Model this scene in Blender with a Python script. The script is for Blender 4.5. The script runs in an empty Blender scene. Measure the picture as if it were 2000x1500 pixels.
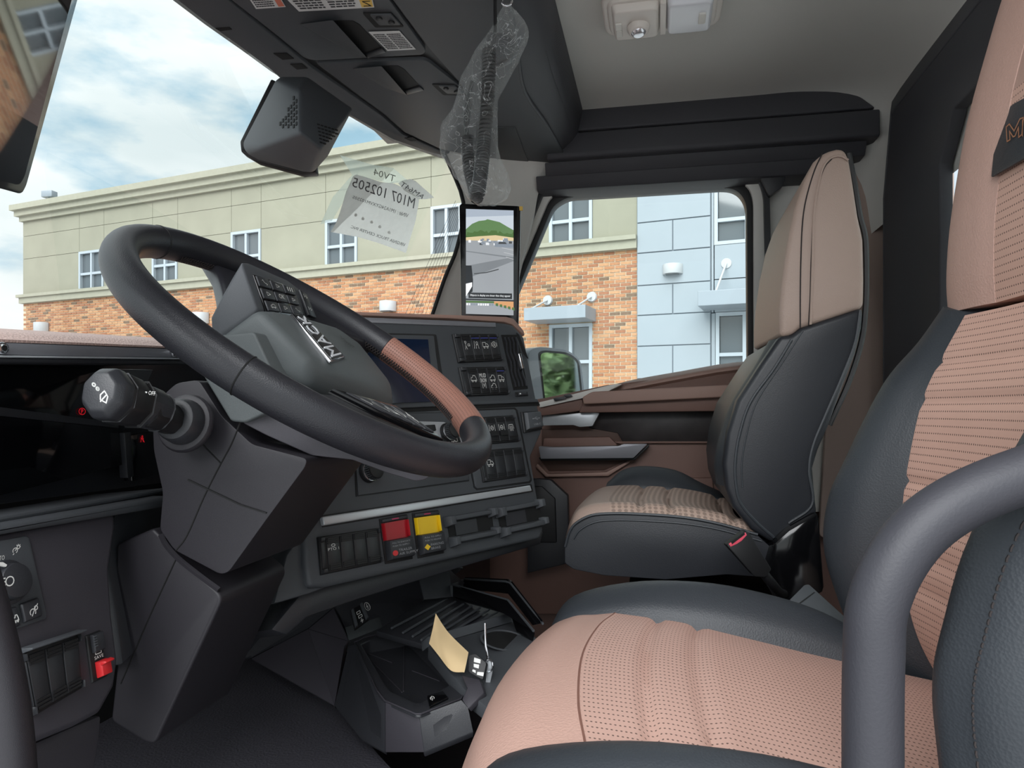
import bpy, bmesh, math, random
from mathutils import Vector, Matrix
random.seed(7)
SC = bpy.context.scene
COL = SC.collection
# ---------------------------------------------------------------- camera
CZ = 2.3                                   # eye height above the car park
YAW = math.radians(11.5)
FPX = 1400.0
Rv = Vector((math.cos(YAW), math.sin(YAW), 0)); Fv = Vector((-math.sin(YAW), math.cos(YAW), 0)); Zv = Vector((0, 0, 1))
CAM = Vector((0, 0, CZ))
cam_data = bpy.data.cameras.new('camera'); cam = bpy.data.objects.new('camera', cam_data); COL.objects.link(cam)
cam.location = CAM; cam.rotation_euler = (math.pi / 2, 0, YAW)
cam_data.sensor_width = 36; cam_data.lens = FPX / 2000 * 36; cam_data.shift_y = 0.025
cam_data.clip_start = 0.02; cam_data.clip_end = 500
SC.camera = cam
SC.view_settings.view_transform = 'Standard'; SC.view_settings.look = 'None'
SC.view_settings.gamma = 1; SC.view_settings.use_curve_mapping = False
SC.view_settings.exposure = 1.15
SC.cycles.max_bounces = 10; SC.cycles.transparent_max_bounces = 24; SC.cycles.diffuse_bounces = 4; SC.cycles.glossy_bounces = 4
SC.cycles.use_denoising = True; SC.cycles.sample_clamp_indirect = 6
# ---------------------------------------------------------------- light: cloudy sky and hazy sun
def lin(c):
    return tuple(((v / 255) / 12.92 if v / 255 <= .04045 else ((v / 255 + .055) / 1.055) ** 2.4) for v in c) + (1,)
W = bpy.data.worlds.new('sky'); SC.world = W; W.use_nodes = True
nt = W.node_tree; nt.nodes.clear()
def N(t, typ, **kw):
    n = t.nodes.new(typ)
    for k, v in kw.items():
        if k.startswith('i_'): n.inputs[int(k[2:])].default_value = v
        else: setattr(n, k, v)
    return n
def L(t, a, b): t.links.new(a, b)
tc = N(nt, 'ShaderNodeTexCoord'); mp = N(nt, 'ShaderNodeMapping'); mp.inputs['Scale'].default_value = (1, 1, 2.6)
n1 = N(nt, 'ShaderNodeTexNoise'); n1.inputs['Scale'].default_value = 4.2; n1.inputs['Detail'].default_value = 7; n1.inputs['Roughness'].default_value = .55
n2 = N(nt, 'ShaderNodeTexNoise'); n2.inputs['Scale'].default_value = 2.6; n2.inputs['Detail'].default_value = 4
L(nt, tc.outputs['Generated'], mp.inputs['Vector']); L(nt, mp.outputs['Vector'], n1.inputs['Vector']); L(nt, mp.outputs['Vector'], n2.inputs['Vector'])
r1 = N(nt, 'ShaderNodeValToRGB'); r1.color_ramp.elements[0].position = .34; r1.color_ramp.elements[1].position = .48
r1.color_ramp.elements[0].color = lin((176, 208, 226)); r1.color_ramp.elements[1].color = lin((243, 247, 247))
r2 = N(nt, 'ShaderNodeValToRGB'); r2.color_ramp.elements[0].position = .40; r2.color_ramp.elements[1].position = .66
r2.color_ramp.elements[0].color = (1, 1, 1, 1); r2.color_ramp.elements[1].color = (.70, .76, .78, 1)
mx = N(nt, 'ShaderNodeMixRGB', blend_type='MULTIPLY'); mx.inputs[0].default_value = 1
L(nt, n1.outputs['Fac'], r1.inputs[0]); L(nt, n2.outputs['Fac'], r2.inputs[0]); L(nt, r1.outputs[0], mx.inputs[1]); L(nt, r2.outputs[0], mx.inputs[2])
bg = N(nt, 'ShaderNodeBackground'); bg.inputs['Strength'].default_value = .62
wo = N(nt, 'ShaderNodeOutputWorld'); L(nt, mx.outputs[0], bg.inputs['Color']); L(nt, bg.outputs[0], wo.inputs['Surface'])
sd = bpy.data.lights.new('hazy_sun', 'SUN'); sd.energy = 2.5; sd.angle = math.radians(60); sd.color = (.97, .98, 1)
sun = bpy.data.objects.new('hazy_sun', sd); COL.objects.link(sun); sun.location = (-1, -4, 8)
sun.rotation_euler = Vector((0.1, 1, -.95)).to_track_quat('-Z', 'Y').to_euler()
# ---------------------------------------------------------------- helpers
def U(px, py, D): return CAM + D * (Fv + (px - 1000) / FPX * Rv + (800 - py) / FPX * Zv)
def ray(px, py): return Fv + (px - 1000) / FPX * Rv + (800 - py) / FPX * Zv
def PX(c): return (Vector((c, 0, 0)), Vector((1, 0, 0)))
def PY(c): return (Vector((0, c, 0)), Vector((0, 1, 0)))
def PZ(c): return (Vector((0, 0, CZ + c)), Vector((0, 0, 1)))
def P3(a, b, c):
    n = (b - a).cross(c - a).normalized(); return (a, n)
def shift(pl, d):                          # plane moved towards the eye by d
    n = pl[1].normalized()
    if (CAM - pl[0]).dot(n) < 0: n = -n
    return (pl[0] + n * d, n)
def on(pl, px, py):
    d = ray(px, py); t = (pl[0] - CAM).dot(pl[1]) / d.dot(pl[1]); return CAM + d * t
def mat(name, c, rough=.5, metal=0, bump=None, spec=.5, coat=0, vary=0, vscale=8, **kw):
    m = bpy.data.materials.new(name); m.use_nodes = True; t = m.node_tree; b = t.nodes['Principled BSDF']
    b.inputs['Base Color'].default_value = lin(c); b.inputs['Roughness'].default_value = rough; b.inputs['Metallic'].default_value = metal
    b.inputs['Specular IOR Level'].default_value = spec; b.inputs['Coat Weight'].default_value = coat
    tcn = N(t, 'ShaderNodeTexCoord')
    if vary:
        n = N(t, 'ShaderNodeTexNoise'); n.inputs['Scale'].default_value = vscale; n.inputs['Detail'].default_value = 5
        L(t, tcn.outputs['Object'], n.inputs['Vector'])
        r = N(t, 'ShaderNodeMapRange'); r.inputs['From Min'].default_value = .3; r.inputs['From Max'].default_value = .7
        r.inputs['To Min'].default_value = 1 - vary; r.inputs['To Max'].default_value = 1 + vary
        mm = N(t, 'ShaderNodeVectorMath', operation='SCALE'); mm.inputs[0].default_value = lin(c)[:3]
        L(t, n.outputs['Fac'], r.inputs['Value']); L(t, r.outputs[0], mm.inputs['Scale']); L(t, mm.outputs[0], b.inputs['Base Color'])
    if bump:
        kind, sc, st = bump
        n = N(t, 'ShaderNodeTexVoronoi' if kind == 'v' else 'ShaderNodeTexNoise'); n.inputs['Scale'].default_value = sc
        L(t, tcn.outputs['Object'], n.inputs['Vector'])
        bp = N(t, 'ShaderNodeBump'); bp.inputs['Strength'].default_value = st; bp.inputs['Distance'].default_value = .002
        L(t, n.outputs[0], bp.inputs['Height']); L(t, bp.outputs[0], b.inputs['Normal'])
    return m
def glass_mat(name, tint=(1, 1, 1), gloss=.08, rough=0.0, fac=None):
    m = bpy.data.materials.new(name); m.use_nodes = True; t = m.node_tree; t.nodes.clear()
    o = N(t, 'ShaderNodeOutputMaterial'); tr = N(t, 'ShaderNodeBsdfTransparent'); tr.inputs[0].default_value = tint + (1,)
    g = N(t, 'ShaderNodeBsdfGlossy'); g.inputs['Roughness'].default_value = rough
    fr = N(t, 'ShaderNodeFresnel'); fr.inputs[0].default_value = 1.3 if gloss < .1 else 1.5
    mx = N(t, 'ShaderNodeMixShader'); L(t, fr.outputs[0], mx.inputs[0]); L(t, tr.outputs[0], mx.inputs[1]); L(t, g.outputs[0], mx.inputs[2])
    L(t, mx.outputs[0], o.inputs[0]); return m
def emit_mat(name, c, s=1.0):
    m = mat(name, (5, 5, 6), .2); b = m.node_tree.nodes['Principled BSDF']
    b.inputs['Emission Color'].default_value = lin(c); b.inputs['Emission Strength'].default_value = s; return m
def tag(o, label=None, cat=None, group=None, kind=None):
    for k, v in (('label', label), ('category', cat), ('group', group), ('kind', kind)):
        if v: o[k] = v
    return o
def empty(name, loc, label, cat, group=None, kind=None):
    o = bpy.data.objects.new(name, None); COL.objects.link(o); o.location = loc; o.empty_display_size = .05
    return tag(o, label, cat, group, kind)
def finish(name, bm, m, parent=None, smooth=True, ang=35, bevel=0, seg=2, label=None, kind=None):
    if bevel:
        bmesh.ops.remove_doubles(bm, verts=bm.verts, dist=1e-6)
        bm.normal_update()
        es = [e for e in bm.edges if len(e.link_faces) == 2 and e.calc_face_angle(0) > math.radians(28)]
        bmesh.ops.bevel(bm, geom=es, offset=bevel, segments=seg, profile=.5, affect='EDGES', clamp_overlap=True)
    bmesh.ops.recalc_face_normals(bm, faces=bm.faces)
    me = bpy.data.meshes.new(name); bm.to_mesh(me); bm.free()
    for mm in (m if isinstance(m, (list, tuple)) else [m]): me.materials.append(mm)
    if smooth:
        me.shade_smooth(); me.set_sharp_from_angle(angle=math.radians(ang))
    o = bpy.data.objects.new(name, me); COL.objects.link(o)
    if parent:
        o.parent = parent
        pm = Matrix.Identity(4); q = parent
        while q: pm = Matrix.Translation(q.location) @ pm; q = q.parent
        me.transform(pm.inverted())
    if label: o['label'] = label
    if kind: o['kind'] = kind
    return o
def origin_to(o, p):                       # move a parentless mesh's origin
    p = Vector(p); o.data.transform(Matrix.Translation(o.location - p)); o.location = p; return o
def prism(bm, front, vec, back=None, mi=0):
    vf = [bm.verts.new(p) for p in front]; vb = [bm.verts.new(p) for p in (back or [q + vec for q in front])]
    n = len(vf); fs = [bm.faces.new(vf), bm.faces.new(vb[::-1])]
    for i in range(n): fs.append(bm.faces.new((vf[i], vb[i], vb[(i + 1) % n], vf[(i + 1) % n])))
    for f in fs: f.material_index = mi
    return fs
def away(pl):
    n = pl[1].normalized(); return n if (pl[0] - CAM).dot(n) > 0 else -n
def rnd(pts, r, seg=4):                    # round the corners of a 2-D polygon (pixels); r = radius or list
    out = []; n = len(pts)
    for i in range(n):
        ri = r[i] if isinstance(r, (list, tuple)) else r
        p = Vector(pts[i]); a = Vector(pts[i - 1]) - p; b = Vector(pts[(i + 1) % n]) - p
        if ri <= 0: out.append(tuple(p)); continue
        ra = min(ri, a.length * .48); rb = min(ri, b.length * .48)
        A = p + a.normalized() * ra; B = p + b.normalized() * rb
        for k in range(seg + 1):
            t = k / seg; q = A * (1 - t) ** 2 + p * 2 * t * (1 - t) + B * t * t; out.append((q.x, q.y))
    return out
def plate(name, pts, pl, thick, m, parent=None, bevel=.0015, r=0, vec=None, lift=0, seg=2, **kw):
    if lift: pl = shift(pl, lift)
    if r: pts = rnd(pts, r)
    f = [on(pl, *p) for p in pts]; bm = bmesh.new(); prism(bm, f, vec if vec is not None else away(pl) * thick)
    return finish(name, bm, m, parent, bevel=bevel, seg=seg, **kw)
def ring(name, outer, inner, pl, thick, m, parent=None, bevel=.002, ro=0, ri=0, lift=0, vec=None, plin=None, **kw):
    pli = plin or pl
    if lift: pl = shift(pl, lift); pli = shift(pli, lift)
    if ro: outer = rnd(outer, ro)
    if ri: inner = rnd(inner, ri)
    O = [on(pl, *p) for p in outer]; I = [on(pli, *p) for p in inner]; v = vec if vec is not None else away(pl) * thick
    bm = bmesh.new(); n = len(O)
    a = [bm.verts.new(p) for p in O]; b = [bm.verts.new(p) for p in I]; c = [bm.verts.new(p + v) for p in O]; d = [bm.verts.new(p + v) for p in I]
    for i in range(n):
        j = (i + 1) % n
        for q in ((a[i], a[j], b[j], b[i]), (c[i], d[i], d[j], c[j]), (a[i], c[i], c[j], a[j]), (b[i], b[j], d[j], d[i])): bm.faces.new(q)
    return finish(name, bm, m, parent, bevel=bevel, **kw)
def cr(P, t):                              # catmull-rom through P, t in [0, len-1]
    n = len(P); i = min(int(t), n - 2); u = t - i
    p1, p2 = P[i], P[i + 1]; p0 = P[i - 1] if i > 0 else p1 * 2 - p2; p3 = P[i + 2] if i + 2 < n else p2 * 2 - p1
    return .5 * ((2 * p1) + (p2 - p0) * u + (2 * p0 - 5 * p1 + 4 * p2 - p3) * u * u + (3 * p1 - p0 - 3 * p2 + p3) * u ** 3)
def smooth_path(P, k=6): return [cr(P, i / k) for i in range((len(P) - 1) * k + 1)]
def tube_bm(bm, pts, rad, seg=12, closed=False, caps=True, sq=1.0, mi=0):
    n = len(pts); rings = []; up = None
    for i, p in enumerate(pts):
        if closed: t = (pts[(i + 1) % n] - pts[i - 1])
        else: t = pts[min(i + 1, n - 1)] - pts[max(i - 1, 0)]
        t.normalize()
        if up is None: up = t.orthogonal().normalized()
        up = (up - t * up.dot(t)).normalized(); s = t.cross(up)
        r = rad[i] if isinstance(rad, (list, tuple)) else rad
        rings.append([bm.verts.new(p + (up * math.cos(2 * math.pi * k / seg) + s * math.sin(2 * math.pi * k / seg) * sq) * r) for k in range(seg)])
    fs = []
    for i in range(n if closed else n - 1):
        a, b = rings[i], rings[(i + 1) % n]
        off = 0
        if closed and i == n - 1:
            off = min(range(seg), key=lambda o: (a[0].co - b[o].co).length)
        for k in range(seg): fs.append(bm.faces.new((a[k], a[(k + 1) % seg], b[(k + 1 + off) % seg], b[(k + off) % seg])))
    if caps and not closed: fs.append(bm.faces.new(rings[0][::-1])); fs.append(bm.faces.new(rings[-1]))
    for f in fs: f.material_index = mi
    return rings
def tube(name, pts, rad, m, parent=None, k=0, seg=12, closed=False, **kw):
    if k:
        if isinstance(rad, (list, tuple)):
            rad = [rad[i // k] + (rad[min(i // k + 1, len(rad) - 1)] - rad[i // k]) * (i % k) / k for i in range((len(pts) - 1) * k + 1)]
        pts = smooth_path(pts, k)
    bm = bmesh.new(); tube_bm(bm, pts, rad, seg, closed); return finish(name, bm, m, parent, ang=50, **kw)
def surf(name, rows, m, parent=None, ku=6, kv=6, thick=.02, uvs=None, bulge=None, vec=None, ang=50, **kw):
    # rows: lists of 3-D points of equal length; smooth grid, thickened away from the eye; uv in metres
    R1 = [[cr(r, i / ku) for i in range((len(r) - 1) * ku + 1)] for r in rows]
    nc = len(R1[0]); cols = [[cr([r[j] for r in R1], i / kv) for i in range((len(rows) - 1) * kv + 1)] for j in range(nc)]
    G = [[cols[j][i] for j in range(nc)] for i in range(len(cols[0]))]; nr = len(G)
    if bulge: G = [[bulge(G[i][j], i / (nr - 1), j / (nc - 1)) for j in range(nc)] for i in range(nr)]
    bm = bmesh.new(); uv = bm.loops.layers.uv.new('UVMap'); V = [[bm.verts.new(p) for p in r] for r in G]
    lu = [[0.0] * nc for _ in range(nr)]; lv = [[0.0] * nc for _ in range(nr)]
    mi_, mj = nr // 2, nc // 2
    for i in range(nr):
        for j in range(1, nc): lu[i][j] = lu[i][j - 1] + (G[mi_][j] - G[mi_][j - 1]).length
    for j in range(nc):
        for i in range(1, nr): lv[i][j] = lv[i - 1][j] + (G[i][mj] - G[i - 1][mj]).length
    for i in range(nr - 1):
        for j in range(nc - 1):
            f = bm.faces.new((V[i][j], V[i][j + 1], V[i + 1][j + 1], V[i + 1][j]))
            for l, (a, b) in zip(f.loops, ((i, j), (i, j + 1), (i + 1, j + 1), (i + 1, j))): l[uv].uv = (lu[a][b], lv[a][b])
    bm.normal_update()
    if thick:
        c = sum((v.normal for v in bm.verts), Vector()); mid = G[mi_][mj]
        flip = -1 if c.dot(CAM - mid) < 0 else 1
        B = [[bm.verts.new(V[i][j].co + (vec if vec is not None else -V[i][j].normal * flip * thick)) for j in range(nc)] for i in range(nr)]
        for i in range(nr - 1):
            for j in range(nc - 1): bm.faces.new((B[i][j], B[i + 1][j], B[i + 1][j + 1], B[i][j + 1]))
        for i in range(nr - 1):
            bm.faces.new((V[i][0], V[i + 1][0], B[i + 1][0], B[i][0])); bm.faces.new((V[i + 1][-1], V[i][-1], B[i][-1], B[i + 1][-1]))
        for j in range(nc - 1):
            bm.faces.new((V[0][j + 1], V[0][j], B[0][j], B[0][j + 1])); bm.faces.new((V[-1][j], V[-1][j + 1], B[-1][j + 1], B[-1][j]))
    return finish(name, bm, m, parent, ang=ang, **kw)
class Patch:                               # a flat quad in the scene with coordinates s (right), t (down), h (out)
    def __init__(s, pl, q):
        s.c = [on(pl, *p) for p in q]; s.n = -away(pl)
    def p(s, u, v, h=0):
        a, b, c, d = s.c; return (a * (1 - u) + b * u) * (1 - v) + (d * (1 - u) + c * u) * v + s.n * h
    def size(s): return ((s.c[1] - s.c[0]).length, (s.c[3] - s.c[0]).length)
    def box(s, bm, u0, u1, v0, v1, h0, h1, ins=0, mi=0):
        W_, H_ = s.size(); iu = ins / W_; iv = ins / H_
        f = [s.p(u0 + iu, v0 + iv, h1), s.p(u1 - iu, v0 + iv, h1), s.p(u1 - iu, v1 - iv, h1), s.p(u0 + iu, v1 - iv, h1)]
        b = [s.p(u0, v0, h0), s.p(u1, v0, h0), s.p(u1, v1, h0), s.p(u0, v1, h0)]
        prism(bm, f, None, b, mi)
    def part(s, name, u0, u1, v0, v1, h0, h1, m, parent, ins=0, bevel=.0008, **kw):
        bm = bmesh.new(); s.box(bm, u0, u1, v0, v1, h0, h1, ins); return finish(name, bm, m, parent, bevel=bevel, **kw)
    def poly(s, bm, pts, h0, h1, mi=0):
        prism(bm, [s.p(u, v, h1) for u, v in pts], None, [s.p(u, v, h0) for u, v in pts], mi)
_txt = {}
def text_tris(txt):
    if txt not in _txt:
        cu = bpy.data.curves.new('t', 'FONT'); cu.body = txt; cu.resolution_u = 2; cu.align_x = 'LEFT'
        o = bpy.data.objects.new('t', cu); COL.objects.link(o)
        dg = bpy.context.evaluated_depsgraph_get(); dg.update(); me = o.evaluated_get(dg).to_mesh()
        vs = [(v.co.x, v.co.y) for v in me.vertices]; fs = [tuple(p.vertices) for p in me.polygons]
        bpy.data.objects.remove(o)
        _txt[txt] = (vs, fs)
    return _txt[txt]
def text_bm(bm, txt, fn, mi=0, shear=0):   # fn maps (0..1 right, 0..1 down) to 3-D
    vs, fs = text_tris(txt)
    if not vs: return
    x0 = min(v[0] for v in vs); x1 = max(v[0] for v in vs); y0 = min(v[1] for v in vs); y1 = max(v[1] for v in vs)
    V = [bm.verts.new(fn((x - x0) / (x1 - x0), 1 - (y - y0) / (y1 - y0))) for x, y in vs]
    for f in fs:
        try: bm.faces.new([V[i] for i in f]).material_index = mi
        except ValueError: pass
def ptext(bm, pa, txt, u0, u1, v0, v1, h, mi=0, flip=False):
    text_bm(bm, txt, lambda a, b: pa.p(u0 + (u1 - u0) * ((1 - a) if flip else a), v0 + (v1 - v0) * b, h), mi)
def strokes(bm, pa, segs, u0, u1, v0, v1, h, w=.0004, mi=0): # icon strokes in a unit cell
    W_, H_ = pa.size()
    for seg in segs:
        for (a, b), (c, d) in zip(seg[:-1], seg[1:]):
            A = Vector((u0 + (u1 - u0) * a, v0 + (v1 - v0) * b)); B = Vector((u0 + (u1 - u0) * c, v0 + (v1 - v0) * d))
            t = Vector(((B.x - A.x) * W_, (B.y - A.y) * H_))
            if t.length < 1e-7: continue
            t.normalize(); n = Vector((-t.y / W_, t.x / H_)) * w; e = Vector((t.x / W_, t.y / H_)) * w * .6
            bm.faces.new([bm.verts.new(pa.p(q.x, q.y, h)) for q in (A - n - e, B - n + e, B + n + e, A + n - e)]).material_index = mi
def circ(cx, cy, r, n=12, a0=0, a1=360, ry=None):
    ry = ry or r; return [(cx + r * math.cos(math.radians(a0 + (a1 - a0) * i / n)), cy + ry * math.sin(math.radians(a0 + (a1 - a0) * i / n))) for i in range(n + 1)]
def cylinder(bm, c, ax, r, h, seg=20, r2=None, mi=0):
    ax = ax.normalized(); u = ax.orthogonal().normalized(); v = ax.cross(u); r2 = r if r2 is None else r2
    f = [c + ax * h + (u * math.cos(2 * math.pi * k / seg) + v * math.sin(2 * math.pi * k / seg)) * r2 for k in range(seg)]
    b = [c + (u * math.cos(2 * math.pi * k / seg) + v * math.sin(2 * math.pi * k / seg)) * r for k in range(seg)]
    return prism(bm, f, None, b, mi)
def boxw(bm, lo, hi, mi=0):
    a, b = Vector(lo), Vector(hi)
    f = [Vector((a.x, a.y, a.z)), Vector((b.x, a.y, a.z)), Vector((b.x, a.y, b.z)), Vector((a.x, a.y, b.z))]
    prism(bm, f, Vector((0, b.y - a.y, 0)), None, mi)
def copy_tree(o, parent=None):
    c = o.copy(); COL.objects.link(c); c.parent = parent
    for ch in list(o.children): copy_tree(ch, c)
    return c
# ---------------------------------------------------------------- materials
M = dict(
    plastic=mat('dark_grained_plastic', (70, 73, 77), .55, bump=('n', 2200, .2)),
    plastic2=mat('black_smooth_plastic', (46, 47, 51), .42, bump=('n', 700, .1)),
    plum=mat('charcoal_plum_plastic', (62, 60, 66), .5, bump=('n', 2200, .2)),
    column=mat('column_plastic', (39, 37, 42), .48, bump=('n', 2600, .15)), trim=mat('black_padded_trim', (66, 66, 71), .6, bump=('n', 900, .2)), switch=mat('black_switch', (40, 41, 44), .4),
    black=mat('black_rubber', (22, 22, 24), .5),
    void=mat('deep_black', (8, 8, 9), .7),
    pad=mat('airbag_cover_plastic', (84, 89, 90), .5, bump=('n', 1800, .25)),
    gloss=mat('gloss_black', (14, 14, 16), .12),
    screen=mat('dark_screen_glass', (12, 13, 16), .06, spec=.6),
    head=mat('grey_headliner_cloth', (212, 211, 206), .95, bump=('n', 1200, .3)),
    pillar=mat('light_grey_trim', (232, 230, 224), .6, bump=('n', 900, .15)),
    brown=mat('brown_door_plastic', (124, 94, 84), .55, bump=('n', 900, .25)),
    brown2=mat('brown_skylit_trim', (164, 132, 120), .5, bump=('n', 700, .3)),  # base colour lightened for the sky light on ledge and armrest
    brtop=mat('brown_dash_top', (176, 150, 142), .5, bump=('v', 420, .3)),
    wood=mat('dark_wood_insert', (44, 38, 38), .45, vary=.25, vscale=30),
    curtain=mat('taupe_wall_trim', (176, 156, 146), .9, bump=('n', 500, .3)),
    silver=mat('satin_silver', (196, 200, 204), .35, metal=.4),
    silver2=mat('dark_satin_silver', (140, 140, 146), .42, metal=.35),
    chrome=mat('chrome', (225, 225, 228), .12, metal=1),
    white=mat('white_print', (232, 232, 228), .6), grey=mat('grey_print', (150, 152, 155), .6),
    red=mat('red_plastic', (205, 40, 44), .4), redd=mat('deep_red_plastic', (165, 22, 34), .35), yellow=mat('yellow_plastic', (238, 196, 24), .38),
    leather=mat('black_leather', (48, 52, 57), .48, bump=('v', 480, .12)),
    leather2=mat('black_side_leather', (38, 40, 45), .42, bump=('v', 520, .06)),
    rim=mat('black_wheel_leather', (37, 37, 42), .42, bump=('v', 900, .12)),
    pink=mat('rose_leather', (186, 151, 138), .5, bump=('v', 420, .18)),
    taupe=mat('taupe_leather', (168, 146, 134), .5, bump=('v', 420, .18)),
    glass=glass_mat('cab_glass', (.96, .985, .975)),
    thread=mat('dark_thread', (40, 34, 34), .8),
)
def perf_mat(name, c, du=.0042, dv=.0085, size=.22, swap=False, dark=.25):
    m = mat(name, c, .55); t = m.node_tree; b = t.nodes['Principled BSDF']
    uv = N(t, 'ShaderNodeUVMap'); sp = N(t, 'ShaderNodeSeparateXYZ'); L(t, uv.outputs[0], sp.inputs[0])
    def cell(sock, per):
        d = N(t, 'ShaderNodeMath', operation='DIVIDE', i_1=per); L(t, sock, d.inputs[0])
        f = N(t, 'ShaderNodeMath', operation='FRACT'); L(t, d.outputs[0], f.inputs[0])
        s = N(t, 'ShaderNodeMath', operation='SUBTRACT', i_1=.5); L(t, f.outputs[0], s.inputs[0])
        k = N(t, 'ShaderNodeMath', operation='MULTIPLY', i_1=per / min(du, dv)); L(t, s.outputs[0], k.inputs[0])
        p = N(t, 'ShaderNodeMath', operation='POWER', i_1=2); L(t, k.outputs[0], p.inputs[0]); return p.outputs[0]
    a = cell(sp.outputs[0], du); c2 = cell(sp.outputs[1], dv)
    ad = N(t, 'ShaderNodeMath', operation='ADD'); L(t, a, ad.inputs[0]); L(t, c2, ad.inputs[1])
    r = N(t, 'ShaderNodeMapRange'); r.inputs['From Min'].default_value = size ** 2 * .5; r.inputs['From Max'].default_value = size ** 2 * 1.5; L(t, ad.outputs[0], r.inputs['Value'])
    mx = N(t, 'ShaderNodeMixRGB'); L(t, r.outputs[0], mx.inputs[0]); cl = lin(c); mx.inputs[1].default_value = (cl[0] * dark, cl[1] * dark, cl[2] * dark, 1); mx.inputs[2].default_value = cl
    L(t, mx.outputs[0], b.inputs['Base Color'])
    bp = N(t, 'ShaderNodeBump'); bp.inputs['Strength'].default_value = .6; bp.inputs['Distance'].default_value = .001; L(t, r.outputs[0], bp.inputs['Height']); L(t, bp.outputs[0], b.inputs['Normal'])
    return m
M['perf'] = perf_mat('rose_perforated_leather', (188, 153, 140))
M['perf2'] = perf_mat('taupe_perforated_leather', (176, 152, 138), .012, .009, .42, dark=.6)
M['perfrim'] = perf_mat('brown_perforated_wheel_leather', (150, 106, 92), .0040, .0040, .22, dark=.55)
# ================================================================ outside: car park, building, trees
bm = bmesh.new(); prism(bm, [Vector((-60, -40, 0)), Vector((60, -40, 0)), Vector((60, 80, 0)), Vector((-60, 80, 0))], Vector((0, 0, -.2)))
tag(finish('ground', bm, mat('pale_bounce_lot', (190, 190, 190), .9, vary=.15, vscale=2), smooth=False), kind='structure')  # lot surface made pale to bounce light up into the cab
BA = math.radians(23.3); BO = CAM + 15 * (Fv + 245 / FPX * Rv); BE = Rv * math.cos(BA) - Fv * math.sin(BA); BNn = (Fv * math.cos(BA) + Rv * math.sin(BA))  # BNn points away from us
BPL = (BO, BNn)
def bs(px, py):                            # pixel -> (along, height over eye) on the facade
    p = on(BPL, px, py) - BO; return p.dot(BE), p.z
def bw(s, z, o=0): return BO + BE * s + Zv * z - BNn * o     # o = proud of the facade
def bbox(bm, s0, s1, z0, z1, o0, o1, mi=0):
    prism(bm, [bw(s0, z0, o1), bw(s1, z0, o1), bw(s1, z1, o1), bw(s0, z1, o1)], None, [bw(s0, z0, o0), bw(s1, z0, o0), bw(s1, z1, o0), bw(s0, z1, o0)], mi)
Mst = mat('tan_stucco', (143, 142, 126), .95, bump=('n', 60, .2), vary=.05, vscale=1.5); Mcor = mat('stucco_trim', (154, 153, 137), .9, vary=.04)
Mmort = mat('mortar', (196, 182, 158), .95)
Mbr = [mat('brick_orange', (166, 118, 84), .9, vary=.15, vscale=20), mat('brick_red', (150, 102, 74), .9, vary=.15, vscale=20), mat('brick_pale', (178, 136, 100), .9, vary=.12, vscale=20), mat('brick_dark', (112, 92, 74), .9, vary=.2, vscale=20)]
Mpan = mat('pale_blue_metal_panel', (143, 153, 160), .45, vary=.02, vscale=2); Mfr = mat('white_window_frame', (168, 178, 185), .5); Mwg = mat('window_glass_dark', (88, 95, 99), .04, spec=.9); Mlamp = mat('white_lamp_metal', (178, 182, 184), .5); Mcan = mat('canopy_metal', (140, 150, 158), .45)
sL = bs(45, 500)[0]; sR = bs(1245, 500)[0]
zTop = bs(45, 404)[1]; zCorB = bs(45, 434)[1]; zBand1 = bs(45, 581)[1]; zBr = bs(45, 596)[1]
zBr2 = bs(1200, 486)[1]; zBr = (zBr + zBr2) / 2; zBand1 = zBr + .27
bld = empty('building', bw(0, -CZ), 'two-storey tan stucco and orange brick office building across the car park', 'building')
wins = [(155, 203, 487, 572), (298, 347, 502, 556), (452, 510, 447, 549), (636, 698, 427, 523), (842, 902, 400, 502), (1073, 1157, 385, 475)]
wz1, wz0 = bs(667, 427)[1], bs(667, 524)[1]
WR = [(bs(a, 500)[0], bs(b, 500)[0], wz0, wz1) for a, b, _, _ in wins]
# stucco storey: slabs between the windows and above / below them, reveal joints recessed
cutsS = sorted([sL] + [v for w in WR for v in w[:2]] + [sR])
zj = [zBand1, wz0, (wz0 + wz1) / 2 + .3, wz1 + .12, zCorB - .62, zCorB]
zj = [zBand1, wz0, wz1, wz1 + .72, zCorB]
for i in range(len(zj) - 1):
    for a, b in zip(cutsS[:-1], cutsS[1:]):
        isw = any(abs(a - w[0]) < .01 for w in WR)
        if i == 1 and isw: continue
        bm = bmesh.new(); bbox(bm, a + .006, b - .006, zj[i] + .006, zj[i + 1] - .006, -.2, 0)
        finish('stucco_panel', bm, Mst, bld, smooth=False)
bm = bmesh.new(); bbox(bm, sL - .05, sR + 16, -CZ, zTop - .1, -9, -.2); finish('building_core', bm, mat('core_shadow_grey', (120, 118, 108), .95), bld, smooth=False)
bm = bmesh.new(); bbox(bm, sL - .22, sR + .05, zTop - .17, zTop, -.6, .3); bbox(bm, sL - .14, sR + .05, zTop - .34, zTop - .17, -.5, .2); bbox(bm, sL - .06, sR + .05, zCorB, zTop - .34, -.4, .09)
finish('cornice', bm, Mcor, bld, smooth=False)
bm = bmesh.new(); bbox(bm, sL - .12, sR, zBand1 - .09, zBand1, -.2, .16); bbox(bm, sL - .06, sR, zBr, zBand1 - .09, -.2, .1); finish('stone_band', bm, Mcor, bld, smooth=False)
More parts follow.
